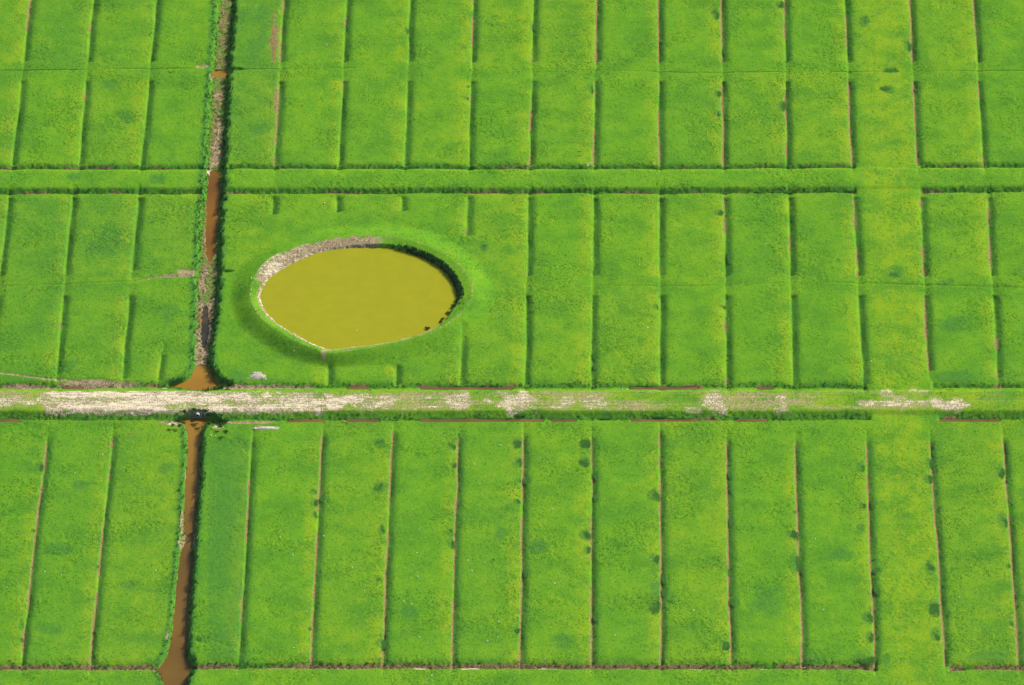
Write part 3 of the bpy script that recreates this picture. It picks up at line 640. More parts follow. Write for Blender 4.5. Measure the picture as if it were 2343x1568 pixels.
M_LAND = make_land()
M_POND = make_water('pond_water', (.168, .166, .0045), (.180, .176, .005), .4, .3, .04)
M_POOL = make_water('pool_water', (.16, .082, .009), (.19, .10, .012), .3, .1, .06)
M_BROWN = make_water('brown_water', (.070, .033, .005), (.125, .055, .006), .3, .05, .06)
def make_canal():
    m = make_water('canal_water', (.080, .045, .008), (.105, .058, .010), .3, .05, .08)
    t = m.node_tree; b = next(n for n in t.nodes if n.type == 'BSDF_PRINCIPLED'); src = b.inputs['Base Color'].links[0].from_socket
    g = t.nodes.new('ShaderNodeNewGeometry'); sx = t.nodes.new('ShaderNodeSeparateXYZ'); t.links.new(g.outputs['Position'], sx.inputs[0])
    mr = t.nodes.new('ShaderNodeMapRange'); t.links.new(sx.outputs[1], mr.inputs[0]); mr.inputs[1].default_value = float(at(450, 1230)[1]); mr.inputs[2].default_value = float(at(450, 985)[1])
    mx = t.nodes.new('ShaderNodeMix'); mx.data_type = 'RGBA'; t.links.new(mr.outputs[0], mx.inputs[0]); t.links.new(src, mx.inputs[6]); mx.inputs[7].default_value = (.165, .088, .011, 1)
    t.links.new(mx.outputs[2], b.inputs['Base Color']); return m     # silt thins out downstream of the culvert
M_CANAL = make_canal()
M_DARKW = make_water('dark_water', (.018, .017, .012), (.04, .03, .016), .3, .2, .1)
M_PUD = make_water('ditch_water', (.072, .046, .015), (.105, .066, .021), .3, .1, .08)
M_CLUMP = make_leaf('clump_grass', (.044, .150, .022), (.064, .180, .022), 1.2, .5)
M_BANK = make_leaf('bank_grass', (.012, .058, .016), (.040, .115, .016), .8)
M_GRASS = make_leaf('field_grass', (.046, .135, .010), (.11, .220, .010), .5, .5)
M_DRYW = make_leaf('dry_weeds', (.030, .026, .011), (.17, .125, .06), 1.2)
M_REED = make_leaf('reed_leaf', (.014, .048, .018), (.03, .085, .025), 1.2)
M_SHRUB = make_leaf('shrub_leaf', (.010, .040, .012), (.025, .085, .016), 1.5)
M_STEM = make_plain('stem_bark', (.08, .05, .03), (.14, .10, .06))
M_BIRD = make_plain('white_feather', (.55, .55, .53), (.66, .66, .64))
M_BLACK = make_plain('dark_feather', (.012, .012, .014), (.03, .028, .026))
M_PIPE = make_plain('culvert_metal', (.2, .2, .19), (.34, .34, .32), 3, .9)
M_SHELL = make_plain('shell_chips', (.30, .25, .17), (.75, .67, .52), 2.2, .8)

# ------------------------------------------------------------------ object helpers
def tag(o, label, cat, group=None, kind=None):
    o['label'] = label; o['category'] = cat
    if group: o['group'] = group
    if kind: o['kind'] = kind
    return o

def raw_mesh(name, co, faces, mat, smooth=False):
    """faces: (n,3) or (n,4) int array"""
    me = bpy.data.meshes.new(name)
    co = np.ascontiguousarray(co, np.float32); faces = np.ascontiguousarray(faces, np.int32)
    n, k = faces.shape
    me.vertices.add(len(co)); me.vertices.foreach_set('co', co.ravel())
    me.loops.add(n * k); me.loops.foreach_set('vertex_index', faces.ravel())
    me.polygons.add(n); me.polygons.foreach_set('loop_start', np.arange(0, n * k, k, dtype=np.int32))
    me.polygons.foreach_set('loop_total', np.full(n, k, np.int32))
    if smooth: me.polygons.foreach_set('use_smooth', np.ones(n, bool))
    me.materials.append(mat)
    me.update(calc_edges=True)
    return me

def link(name, me, parent=None, loc=None):
    o = bpy.data.objects.new(name, me); COL.objects.link(o)
    if parent is not None: o.parent = parent
    if loc is not None: o.location = loc
    return o

# ------------------------------------------------------------------ cut the land into its ground objects
for a in (SOIL, SHELLM, YEL, LUSH_SHADE, DRY, MUD): np.clip(a, 0, 1.2, out=a)
CO = np.stack([XX, YY, H], -1).reshape(-1, 3).astype(np.float32)
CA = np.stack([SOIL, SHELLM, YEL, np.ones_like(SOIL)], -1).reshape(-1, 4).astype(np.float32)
CB = np.stack([LUSH_SHADE, DRY, MUD, np.ones_like(SOIL)], -1).reshape(-1, 4).astype(np.float32)
ii = np.arange(NV * NU).reshape(NV, NU)
QUADS = np.stack([ii[:-1, :-1], ii[:-1, 1:], ii[1:, 1:], ii[1:, :-1]], -1).reshape(-1, 4)
QC = cls[:-1, :-1].reshape(-1)
def surf_normals():
    gy = np.gradient(H, V, axis=0); gx = np.gradient(H, U, axis=1); gy = gy - K * gx
    n = np.stack([-gx, -gy, np.ones_like(H)], -1); n /= np.linalg.norm(n, axis=-1, keepdims=True)
    return n.reshape(-1, 3).astype(np.float32)

def nth(n): return ORD[min(max(n, 1), 13) - 1]
def side_phrase(rel):
    return (f'{nth(rel)} to the right of the canal' if rel >= 1 else f'{nth(1 - rel)} to the left of the canal')
ROWTXT = {'T0': 'farthest row beyond the upper track', 'T1': 'row between upper track and twin ditches', 'M0': 'row just nearer than the twin ditches', 'M1': 'row just beyond the shell road', 'B0': 'row nearest below the shell road'}
def ditch_label(d):
    k = d['band'] + str(d['part']); c = d['c']
    if c == -0.5: return 'short grassy ditch stub just left of the canal pool by the shell road'
    num = f'{nth(int(c) + 1)} right of canal' if c >= 0 else f'{nth(int(-c) - (1 if d["band"] == "B" else 0))} left of canal'
    look = 'bare brown' if d['soil'] > .6 else ('partly brown' if d['soil'] > .3 else 'grassed over')
    return f'{look} field ditch, {num}, {ROWTXT[k]}'
EWTXT = {'E1': 'farther of the twin ditches', 'E2': 'nearer of the twin ditches', 'E3': 'muddy ditch on the far side of the shell road', 'E4': 'puddled ditch on the near side of the shell road', 'E5': 'weedy brown ditch along the near edge of the fields'}
SEGTXT = ['left of the canal', 'between canal and grass lane', 'right of the grass lane']
order = np.argsort(QC, kind='stable'); sorted_c = QC[order]
starts = np.searchsorted(sorted_c, np.arange(len(REG) + 1))
nrm = surf_normals()
land_objs = 0
for i in range(1, len(REG)):
    q = QUADS[order[starts[i]:starts[i + 1]]]
    if len(q) < 12: continue
    r = REG[i]
    u, inv = np.unique(q, return_inverse=True)
    f = inv.reshape(-1, 4)
    k = r['kind']
    name = {'ditch': 'ditch', 'cross': 'ditch', 'canal': 'canal_bed', 'road': 'road', 'bank': 'pond_bank', 'field': 'field', 'lane': 'grass_lane', 'strip': 'grass_path', 'last': 'field'}[k]
    me = raw_mesh(name, CO[u], f, M_LAND, True)
    for an, src in (('cover_a', CA), ('cover_b', CB)):
        al = me.attributes.new(an, 'FLOAT_COLOR', 'POINT'); al.data.foreach_set('color', np.ascontiguousarray(src[u]).ravel())
    me.normals_split_custom_set_from_vertices(nrm[u])
    o = link(name, me)
    if k == 'ditch': tag(o, ditch_label(r['d']), 'ditch', 'field drainage ditches', 'structure')
    elif k == 'cross':
        e = r['e']; tag(o, f"{EWTXT[e['nm']]}, {SEGTXT[e['k']]}", 'ditch', 'long cross ditches', 'structure')
    elif k == 'canal': tag(o, 'earth canal bed with muddy weedy banks crossing all the fields', 'canal', None, 'structure')
    elif k == 'road': tag(o, 'raised road patched with pale shell and tan gravel between two ditches', 'road', None, 'structure')
    elif k == 'bank': tag(o, 'round grassy ring bank holding the yellow pond', 'embankment', None, 'structure')
    elif k == 'field': tag(o, f"green grass plot {side_phrase(r['rel'])}, {ROWTXT[r['key']]}", 'field', 'rectangular grass plots', 'structure')
    elif k == 'lane': tag(o, 'yellowish unditched grass lane running through all rows near the far right', 'lane', None, 'structure')
    elif k == 'strip': tag(o, 'raised grass strip between the twin ditches, ' + r['side'] + ' of the canal', 'path', None, 'structure')
    else: tag(o, 'strip of grass nearer than the lowest ditch, ' + r['side'] + ' of the canal', 'field', None, 'structure')
    land_objs += 1
print('land objects', land_objs)
# the plain that carries on to the horizon round the surveyed fields
x0, x1 = float(XX.min()) + 1.5, float(XX.max()) - 1.5
B = 9000.0
yb, yt = Ybot + .05, Ytop - .05
co = [(-B, -B, -.12), (B, -B, -.12), (B, yb, -.12), (-B, yb, -.12), (-B, yt, -.12), (B, yt, -.12), (B, B, -.12), (-B, B, -.12),
      (U[0] + K * yb, yb, -.12), (U[-1] + K * yb, yb, -.12), (U[-1] + K * yt, yt, -.12), (U[0] + K * yt, yt, -.12)]
me = bpy.data.meshes.new('ground'); me.from_pydata(co, [], [(0, 1, 9, 8), (1, 6, 10, 9), (6, 7, 11, 10), (7, 0, 8, 11)]); me.materials.append(M_LAND); me.update()
tag(link('ground', me), 'flat green plain stretching away beyond the plots', 'ground', None, 'structure')

# ------------------------------------------------------------------ surface lookup
def ground_z(x, y):
    u = x - K * y
    i = int(np.clip(np.searchsorted(U, u) - 1, 0, NU - 2)); j = int(np.clip(np.searchsorted(V, y) - 1, 0, NV - 2))
    a = np.clip((u - U[i]) / (U[i + 1] - U[i]), 0, 1); b = np.clip((y - V[j]) / (V[j + 1] - V[j]), 0, 1)
    return float((H[j, i] * (1 - a) + H[j, i + 1] * a) * (1 - b) + (H[j + 1, i] * (1 - a) + H[j + 1, i + 1] * a) * b)

# ------------------------------------------------------------------ water
def sheet(name, poly, z, mat, label, cat='water', group=None, grow=.6, depth=.4):
    p = np.array(poly, float)
    area = .5 * np.sum(p[:, 0] * np.roll(p[:, 1], -1) - np.roll(p[:, 0], -1) * p[:, 1])
    if area < 0: p = p[::-1]
    e = np.roll(p, -1, 0) - np.roll(p, 1, 0); nn = np.stack([e[:, 1], -e[:, 0]], 1); nn /= np.linalg.norm(nn, axis=1, keepdims=True) + 1e-9
    p = p + nn * grow
    bm = bmesh.new(); vs = [bm.verts.new((x, y, z)) for x, y in p]
    f = bm.faces.new(vs); bmesh.ops.triangulate(bm, faces=[f])
    me = bpy.data.meshes.new(name); bm.to_mesh(me); bm.free(); me.materials.append(mat)
    return tag(link(name, me), label, cat, group, 'structure')
sheet('pond_water', pw, POND_WZ, M_POND, 'still olive yellow water filling the oval pond', 'pond', None, .7)
for k, (lb, p) in enumerate(WPOLY):
    sheet('canal_water', p, WZ, (M_POOL, M_BROWN, M_DARKW, M_POOL, M_CANAL)[k], lb, 'water', 'stretches of canal water', .45)
ptxt = {'E3': 'far roadside ditch', 'E4': 'near roadside ditch'}
cnt = {}
for (nm, x0_, x1_) in PUD:
    cv = E3 if nm == 'E3' else E4
    xs = np.linspace(x0_, x1_, 8)
    top = [at(x, cv(x)) for x in xs]
    poly = [(a, b + 1.0) for a, b in top] + [(a, b - 1.75) for a, b in reversed(top)]
    cnt[nm] = cnt.get(nm, 0) + 1
    size = 'long' if x1_ - x0_ > 120 else ('short' if x1_ - x0_ < 60 else 'narrow')
    sheet('ditch_water', poly, PUDZ, M_PUD, f'{size} orange brown puddle in the {ptxt[nm]}, {nth(cnt[nm])} from the left end', 'puddle', 'puddles in the roadside ditches', .0)

# ------------------------------------------------------------------ tufts, clumps, shrubs
def blades(base, height, width, lean, nseg, rng):
    """base (n,3): one bent triangle-pair blade each -> co, tris"""
    n = len(base)
    a = rng.uniform(0, 2 * np.pi, n); la = rng.uniform(0, 2 * np.pi, n)
    wx, wy = np.cos(a) * width / 2, np.sin(a) * width / 2
    lx, ly = np.cos(la) * lean * height, np.sin(la) * lean * height
    p0 = base + np.stack([-wx, -wy, np.zeros(n) - .05], 1); p1 = base + np.stack([wx, wy, np.zeros(n) - .05], 1)
    m = base + np.stack([lx * .35, ly * .35, height * .6], 1)
    m0 = m + np.stack([-wx * .75, -wy * .75, np.zeros(n)], 1); m1 = m + np.stack([wx * .75, wy * .75, np.zeros(n)], 1)
    t = base + np.stack([lx, ly, height], 1)
    co = np.stack([p0, p1, m0, m1, t], 1).reshape(-1, 3)
    k = np.arange(n)[:, None] * 5
    tri = np.concatenate([k + np.array([[0, 1, 3]]), k + np.array([[0, 3, 2]]), k + np.array([[2, 3, 4]])], 0)
    return co, tri

def stuff_tufts(name, pts, nb, spread, h, w, lean, mat, label, cat):
    pts = np.asarray(pts); n = len(pts)
    off = RNG.normal(0, spread, (n * nb, 2)); base = np.repeat(pts, nb, 0); base[:, :2] += off
    hh = np.repeat(np.broadcast_to(h, (n,)), nb) * RNG.uniform(.5, 1.2, n * nb) * np.repeat(RNG.uniform(.6, 1.2, n), nb)
    ww = w * RNG.uniform(.6, 1.3, n * nb)
    co, tri = blades(base, hh, ww, lean * RNG.uniform(.2, 1, n * nb), 1, RNG)
    me = raw_mesh(name, co, tri, mat)
    return tag(link(name, me), label, cat, None, 'stuff')

def pick(mask_w, density):
    """random surface points where a weight allows (area weighted)"""
    du = np.gradient(U); dv = np.gradient(V)
    area = dv[:, None] * du[None, :]
    pr = np.clip(mask_w * area * density, 0, 1)
    sel = np.where(RNG.random(pr.shape) < pr)
    return np.stack([XX[sel] + RNG.normal(0, .06, len(sel[0])), YY[sel] + RNG.normal(0, .06, len(sel[0])), H[sel]], 1)
drybed = np.clip(inner, 0, 1) * (1 - wet) 
wmask = WEED * (1 - np.clip(SHELLM * 1.5, 0, 1)) * (YY < Ytop - 1)
edge_w = np.exp(-((tc - 1.1) / .6) ** 2) * (1 - wet) * sst(.35, .65, n_tus)
bpts = pick(np.maximum(wmask, edge_w), 1.9)
_ji = np.clip(np.searchsorted(V, bpts[:, 1]), 0, NV - 1); _ii = np.clip(np.searchsorted(U, bpts[:, 0] - K * bpts[:, 1]), 0, NU - 1)
bt = (np.abs(tc[_ji, _ii] - .2) < .9) * np.where(PXX[_ji, _ii] > canal_c[_ji, _ii], 1.0, RNG.random(len(_ji)) * .58)  # tufts on the right bank made extra tall to lengthen its shadow
stuff_tufts('bank_grass', bpts, 7, .16, np.where(bt > .5, 1.25, .30), .15, .5, M_BANK, 'dark tufted grass fringing the canal and ditch banks', 'grass')
stuff_tufts('dry_weeds', pick(drybed * sst(.4, .65, dryn + .1) * (.25 + reach), .8), 6, .16, .34, .13, .8, M_DRYW, 'tan dead weeds covering the canal bed', 'weeds')

open_f = (1 - np.clip(SOIL + DRY + SHELLM * 1.5 + MUD, 0, 1)) * (tc < .2) * (YY < Ytop - 1)
open_f[iv[0]:iv[-1] + 1, iu[0]:iu[-1] + 1] *= (PONDSD > .2)
gp = pick(open_f * (.6 + .8 * rough + .4 * LUSH_SHADE), 1.35)
_ji = np.clip(np.searchsorted(V, gp[:, 1]), 0, NV - 1); _ii = np.clip(np.searchsorted(U, gp[:, 0] - K * gp[:, 1]), 0, NU - 1)
stuff_tufts('grass', gp, 3, .09, .15 + .06 * rough[_ji, _ii], .14, .6, M_GRASS, 'short tussocky green grass growing over all the plots', 'grass')
# reeds along the shaded pond edge
idxs = np.arange(len(pw)); rp = []
for i in idxs:
    a = pw[i]; b = pw[(i + 1) % len(pw)]
    L = np.linalg.norm(b - a)
    for t in np.arange(0, L, .22):
        q = a + (b - a) * t / L
        an = math.atan2(q[1] - pw[:, 1].mean(), q[0] - pw[:, 0].mean())
        wr = float(sst(-.18, .1, np.array(an)) * (1 - sst(1.0, 1.3, np.array(an))))
        if random.random() < wr * 1.0:
            nn = np.array([b[1] - a[1], a[0] - b[0]]); nn = nn / np.linalg.norm(nn)
            if np.dot(nn, q - pw.mean(0)) < 0: nn = -nn
            for _ in range(3):
                qq = q + nn * random.uniform(-.15, 1.5)
                rp.append((qq[0], qq[1], max(ground_z(*qq), POND_WZ - .05)))
stuff_tufts('reeds', rp, 7, .18, .75, .17, .5, M_REED, 'dark reeds crowding the shaded right shore of the pond', 'reeds')

def clump_mesh(name, seed, n=900, dome=.16, blade=.10, bw=.15):
    rng = np.random.default_rng(seed)
    # three to five overlapping lobes inside the unit circle give an uneven outline
    k = rng.integers(4, 7); la = rng.uniform(0, 2 * np.pi, k); lr = rng.uniform(.15, .5, k); ls = rng.uniform(.35, .62, k)
    which = rng.integers(0, k, n)
    rr = rng.random(n) ** .62 * ls[which]; aa = rng.uniform(0, 2 * np.pi, n)
    x = np.cos(la[which]) * lr[which] + np.cos(aa) * rr; y = np.sin(la[which]) * lr[which] + np.sin(aa) * rr
    r = np.sqrt(x * x + y * y)
    z = dome * np.clip(1 - r ** 2, 0, 1) * rng.uniform(.0, .75, n)
    co, tri = blades(np.stack([x, y, z], 1), blade * rng.uniform(.5, 1.25, n) * (1.1 - .5 * np.clip(r, 0, 1)), bw * rng.uniform(.6, 1.3, n), rng.uniform(.8, 2.4, n), 1, rng)
    return raw_mesh(name, co, tri, M_CLUMP)
CM = [clump_mesh('grass_clump', 500 + i) for i in range(6)]
ALLC = []
for (px, py, rx, ry) in CLUMPS:
    x, y = at(px, py); x1, _ = at(px + rx, py); _, y1 = at(px, py - ry)
    ALLC.append([px, py, float(x), float(y), abs(float(x1 - x)), abs(float(y1 - y))])
def where(px, py):
    """row text, reference ditch number, side"""
    if py < 383: tab, row = TOP, 'top row'
    elif py < 441: return ('strip', 0, '')
    elif py < 880: tab, row = MID, 'middle row'
    elif py < 960: return ('road', 0, '')
    else: tab, row = BOT, 'bottom row'
    best = None
    for c, (x0, y0, x1, y1) in tab.items():
        xx = x0 + (x1 - x0) * (py - y0) / (y1 - y0)
        if best is None or abs(px - xx) < abs(best[1]): best = (c, px - xx)
    c, dx = best
    n = c + 1 if c >= 0 else (c + (1 if tab is BOT else 0))
    return (row, n, 'right side' if dx > 0 else 'left side')
groups = {}
for c in ALLC: groups.setdefault(where(c[0], c[1]), []).append(c)
SMALLW = {}
kk = 0
for key, lst in groups.items():
    lst.sort(key=(lambda c: c[0]) if key[0] in ('strip', 'road') else (lambda c: c[1]))
    for i, (px, py, x, y, ax, ay) in enumerate(lst):
        o = link('grass_clump', CM[kk % 6]); kk += 1
        hz = min(.5, .14 + .11 * min(ax, ay))
        o.location = (x, y, ground_z(x, y) - .04); o.scale = (ax * 1.05, ay * 1.05, hz); 
        size = 'small' if ax < .9 else ('broad' if ax > 1.75 else 'round')
        if key[0] in ('strip', 'road'):
            plc = 'raised strip between twin ditches' if key[0] == 'strip' else 'shell road verge'
            lb = f'{size} dark green clump by the {plc}, {nth(i + 1)} from the left'
        else:
            side = f'right of canal' if key[1] > 0 else 'left of canal'
            pos = '' if len(lst) == 1 else f'{nth(i + 1)} down the '
            lb = f'{size} dark clump, {pos}{key[2]} of {nth(abs(key[1]))} {key[0].split()[0]} ditch {side}'
        tag(o, lb, 'grass clump', 'dark grass clumps along the ditches')

# shrubs: short stem under a leafy crown
def shrub_meshes(seed):
    rng = np.random.default_rng(seed); n = 420
    v = rng.normal(0, 1, (n, 3)); v /= np.linalg.norm(v, axis=1, keepdims=True); v[:, 2] = np.abs(v[:, 2])
    k = 5; ctr = np.stack([rng.uniform(-.5, .5, k), rng.uniform(-.5, .5, k), rng.uniform(.15, .45, k)], 1)
    w = rng.integers(0, k, n); p = ctr[w] + v * (rng.random(n) ** .4)[:, None] * np.array([.5, .5, .5])
    a = rng.uniform(0, 2 * np.pi, n); s = rng.uniform(.07, .14, n)
    d1 = rng.normal(0, 1, (n, 3)); d1 /= np.linalg.norm(d1, axis=1, keepdims=True)
    d2 = np.cross(d1, rng.normal(0, 1, (n, 3))); d2 /= np.linalg.norm(d2, axis=1, keepdims=True)
    co = np.stack([p - d1 * s[:, None], p + d2 * s[:, None] * .6, p + d1 * s[:, None], p - d2 * s[:, None] * .6], 1).reshape(-1, 3)
    f = np.arange(n * 4).reshape(-1, 4)
    fo = raw_mesh('foliage', co, f, M_SHRUB)
    bm = bmesh.new()
    for c in ctr:
        prev = None
        for t, rad in ((0, .045), (.5, .03), (1, .012)):
            ring = [bm.verts.new((c[0] * t + rad * math.cos(q * math.pi / 3), c[1] * t + rad * math.sin(q * math.pi / 3), -.08 + (c[2] + .1) * t)) for q in range(6)]
            if prev:
                for q in range(6): bm.faces.new((prev[q], prev[(q + 1) % 6], ring[(q + 1) % 6], ring[q]))
            prev = ring
    st = bpy.data.meshes.new('stem'); bm.to_mesh(st); bm.free(); st.materials.append(M_STEM)
    return fo, st
SM = [shrub_meshes(900 + i) for i in range(3)]
def shrub(px, py, z, r, h, label, k, group):
    x, y = at(px, py, z); x, y = float(x), float(y)
    e = bpy.data.objects.new('shrub', None); COL.objects.link(e); e.empty_display_size = .3
    e.location = (x, y, max(ground_z(x, y), POND_WZ) - .03); e.scale = (r * 1.2, r * 1.2, h); e.rotation_euler = (0, 0, k * 1.3)
    f, s_ = SM[k % 3]
    link('foliage', f, e); link('stem', s_, e)
    return tag(e, label, 'shrub', group)
G1 = 'shrubs round the culvert'
for k, (px, py, r, h, lb) in enumerate([
        (419, 948, .75, .8, 'round dark shrub on the road edge left of the culvert mouth'),
        (442, 943, .8, .6, 'dark shrub hanging over the left lip of the culvert pipe'),
        (468, 946, .95, .8, 'largest dark shrub, over the right lip of the culvert pipe'),
        (479, 955, .8, .8, 'dark shrub at the waterline just right of the culvert mouth'),
        (490, 952, .7, .7, 'low shrub on the road bank right of the culvert'),
        (506, 956, .7, .6, 'farthest right of the low shrubs on the culvert bank'),
        (515, 996, .8, .9, 'lone dark shrub in grass below the right tip of the near pool'),
        (505, 983, .6, .6, 'small shrub on the sandy right tip of the near pool'),
        (395, 978, .65, .5, 'small shrub below the left tip of the near pool'),
        (410, 978, .7, .6, 'shrub at the left canal corner of the near pool'),
        (529, 884, .9, .8, 'dark shrub at the right tip of the far orange pool'),
        (398, 880, .6, .6, 'dark little shrub at the left tip of the far orange pool')]):
    shrub(px, py, .2, r, h, lb, k, G1)
G2 = 'dark little bushes on the pond shore'
for k, (x_, y_, r, h, lb) in enumerate([
        (2045, 850, .75, .9, 'uppermost of the dark bushes strung along the right pond shore'),
        (2018, 890, .7, .9, 'dark bush on right pond shore, just below the uppermost bush'),
        (1978, 945, .8, .7, 'dark bush standing alone at the pond waterline, middle of the string'),
        (1930, 1000, .55, .55, 'thin dark bush on the lower right pond shore'),
        (1905, 1025, .5, .5, 'smallest dark bush beside the thin bush on the pond shore'),
        (1785, 1090, .75, .6, 'lowest dark bush on the pond shore, apart from the rest')]):
    shrub(543.5 + .2441 * x_, 492 + .2441 * y_, 0, r, h, lb, k, G2)

# ------------------------------------------------------------------ culvert
def culvert():
    bm = bmesh.new(); L, R, T = 5.0, .62, .05; nr, ns = 41, 20
    outer, inn = [], []
    for i in range(nr):
        y = -L / 2 + L * i / (nr - 1); rr = R + .02 * math.sin(i * 2.1)
        outer.append([bm.verts.new((rr * math.cos(2 * math.pi * q / ns), y, rr * math.sin(2 * math.pi * q / ns))) for q in range(ns)])
        inn.append([bm.verts.new(((rr - T) * math.cos(2 * math.pi * q / ns), y, (rr - T) * math.sin(2 * math.pi * q / ns))) for q in range(ns)])
    for i in range(nr - 1):
        for q in range(ns):
            p = (q + 1) % ns
            bm.faces.new((outer[i][q], outer[i + 1][q], outer[i + 1][p], outer[i][p])); bm.faces.new((inn[i][q], inn[i][p], inn[i + 1][p], inn[i + 1][q]))
    for i in (0, nr - 1):
        for q in range(ns):
            p = (q + 1) % ns; fs = (outer[i][q], outer[i][p], inn[i][p], inn[i][q])
            bm.faces.new(fs if i == 0 else fs[::-1])
    me = bpy.data.meshes.new('culvert_pipe'); bm.to_mesh(me); bm.free(); me.materials.append(M_PIPE)
    for p in me.polygons: p.use_smooth = True
    x, y = at(452, 949, -.5)
    o = link('culvert_pipe', me, None, (float(x), float(y) + 1.9, -.62))
    tag(o, 'pale metal culvert pipe mouth under the road between dark shrubs', 'culvert')
culvert()

# heaps of shell beside the road
def heap(px, py, rx, ry, hgt, seed, label):
    rng = np.random.default_rng(seed); n = 800
    r = rng.random(n) ** .7 ; a = rng.uniform(0, 2 * np.pi, n)
    edge = 1 + .25 * np.sin(3 * a + seed) + .15 * np.sin(7 * a)
    x0_, y0_ = at(px, py); x1_, _ = at(px + rx, py); _, y1_ = at(px, py - ry)
    ax, ay = float(x1_ - x0_), float(y1_ - y0_)
    p = np.stack([np.cos(a) * r * ax * edge, np.sin(a) * r * ay * edge, hgt * np.clip(1 - r ** 1.4, 0, 1) * (.7 + .5 * rng.random(n))], 1)
    s_ = rng.uniform(.06, .17, n)
    oct_ = np.array([(1, 0, 0), (0, 1, 0), (-1, 0, 0), (0, -1, 0), (0, 0, .6), (0, 0, -.6)])
    co = (p[:, None, :] + oct_[None] * s_[:, None, None] * rng.uniform(.6, 1.3, (n, 6, 1))).reshape(-1, 3)
    t = np.array([(0, 1, 4), (1, 2, 4), (2, 3, 4), (3, 0, 4), (1, 0, 5), (2, 1, 5), (3, 2, 5), (0, 3, 5)])
    tri = (np.arange(n)[:, None, None] * 6 + t[None]).reshape(-1, 3)
    me = raw_mesh('shell_heap', co, tri, M_SHELL)
    o = link('shell_heap', me, None, (float(x0_), float(y0_), ground_z(float(x0_), float(y0_))))
    tag(o, label, 'heap', 'white shell heaps beside the road')
heap(589, 861, 19, 9, .35, 3, 'white shell heap on the grass beyond the road, right of the pool')
heap(609, 981, 25, 3.2, .25, 4, 'long thin white shell heap on the near side of the road')

# ------------------------------------------------------------------ birds
def bird_mesh(name, mat, scale):
    bm = bmesh.new()
    spine = [(-.34, .30, .012, .012), (-.24, .31, .05, .035), (-.10, .33, .095, .085), (.04, .36, .105, .10), (.14, .40, .075, .08), (.19, .47, .036, .04), (.20, .55, .028, .03), (.21, .61, .036, .036), (.26, .635, .034, .034), (.30, .63, .018, .018), (.40, .61, .004, .004)]
    prev = None; ns = 10
    for i, (x, z, ry, rz) in enumerate(spine):
        a = spine[max(i - 1, 0)]; b = spine[min(i + 1, len(spine) - 1)]
        t = Vector((b[0] - a[0], 0, b[1] - a[1])).normalized(); up = Vector((-t.z, 0, t.x))
        ring = [bm.verts.new(Vector((x, 0, z)) + Vector((0, ry * math.cos(q * 2 * math.pi / ns), 0)) + up * rz * math.sin(q * 2 * math.pi / ns)) for q in range(ns)]
        if prev:
            for q in range(ns): bm.faces.new((prev[q], ring[q], ring[(q + 1) % ns], prev[(q + 1) % ns]))
        else: bm.faces.new(ring)
        prev = ring
    bm.faces.new(prev[::-1])
    for s_ in (-1, 1):
        pr = None
        for (x, z, r) in ((.0, .30, .018), (-.02, .15, .012), (.0, .0, .01)):
            ring = [bm.verts.new((x + r * math.cos(q * math.pi / 2), s_ * .05 + r * math.sin(q * math.pi / 2), z)) for q in range(4)]
            if pr:
                for q in range(4): bm.faces.new((pr[q], pr[(q + 1) % 4], ring[(q + 1) % 4], ring[q]))
            pr = ring
    bmesh.ops.scale(bm, vec=(scale,) * 3, verts=bm.verts)
    me = bpy.data.meshes.new(name); bm.to_mesh(me); bm.free(); me.materials.append(mat)
    for p in me.polygons: p.use_smooth = True
    return me
BM = bird_mesh('white_bird', M_BIRD, .85)
B2 = zz(772.3, 1030.3, [(a, b, 0, 0) for a, b in ((915, 98), (950, 228), (1438, 398), (545, 535), (530, 690), (503, 768), (870, 740), (985, 755), (898, 810), (445, 1015), (495, 1030), (1450, 893), (1860, 992), (2160, 1015), (2090, 735), (535, 845), (180, 940), (548, 1252), (605, 1293), (1075, 1150), (1000, 1275), (1850, 1240), (1385, 1395), (630, 1510), (595, 1555), (100, 785), (1068, 1248))])
B3 = zz(1544.6, 1030.3, [(a, b, 0, 0) for a, b in ((1898, 988), (935, 597), (990, 1070), (125, 1075), (725, 1530))])
B1 = zz(0, 1030.3, [(a, b, 0, 0) for a, b in ((1870, 585), (1955, 705), (2050, 1080), (1568, 1335), (685, 36), (45, 920), (410, 835), (1960, 1322), (2160, 575), (190, 570), (1040, 808), (300, 815), (500, 160))])
BX = zz(772.3, 514.9, [(1468, 285, 0, 0), (1090, 1473, 0, 0), (2070, 690, 0, 0), (1900, 1105, 0, 0), (1932, 1105, 0, 0), (132, 718, 0, 0), (2015, 270, 0, 0)]) + zz(0, 514.9, [(910, 510, 0, 0), (1962, 860, 0, 0), (1678, 395, 0, 0), (685, 1535, 0, 0), (1410, 1410, 0, 0), (1435, 1412, 0, 0)]) + zz(0, 0, [(2180, 300, 0, 0), (2165, 1360, 0, 0), (418, 190, 0, 0)]) + zz(1544.6, 514.9, [(1310, 915, 0, 0), (855, 1345, 0, 0)])
birds = [(a, b) for a, b, _, _ in B1 + B2 + B3 + BX]
bg = {}
def plot_of(px, py):
    if py < 383: tab, row = TOP, 'top row'
    elif 892 < py < 950: return ('road', 0)
    elif py < 900: tab, row = MID, 'middle row'
    elif py < 1530: tab, row = BOT, 'bottom row'
    else: return ('edge', 0)
    n = 0; cs = sorted(tab)
    cm = float(np.interp(py, [-70, 800, 1640], [518, 470, 395]))
    if px > cm: n = 1 + sum(px > tab[c][0] + (tab[c][2] - tab[c][0]) * (py - tab[c][1]) / (tab[c][3] - tab[c][1]) for c in cs if c >= 0)
    else: n = -1 - sum(px < tab[c][0] + (tab[c][2] - tab[c][0]) * (py - tab[c][1]) / (tab[c][3] - tab[c][1]) for c in cs if c < 0)
    return (row, int(n))
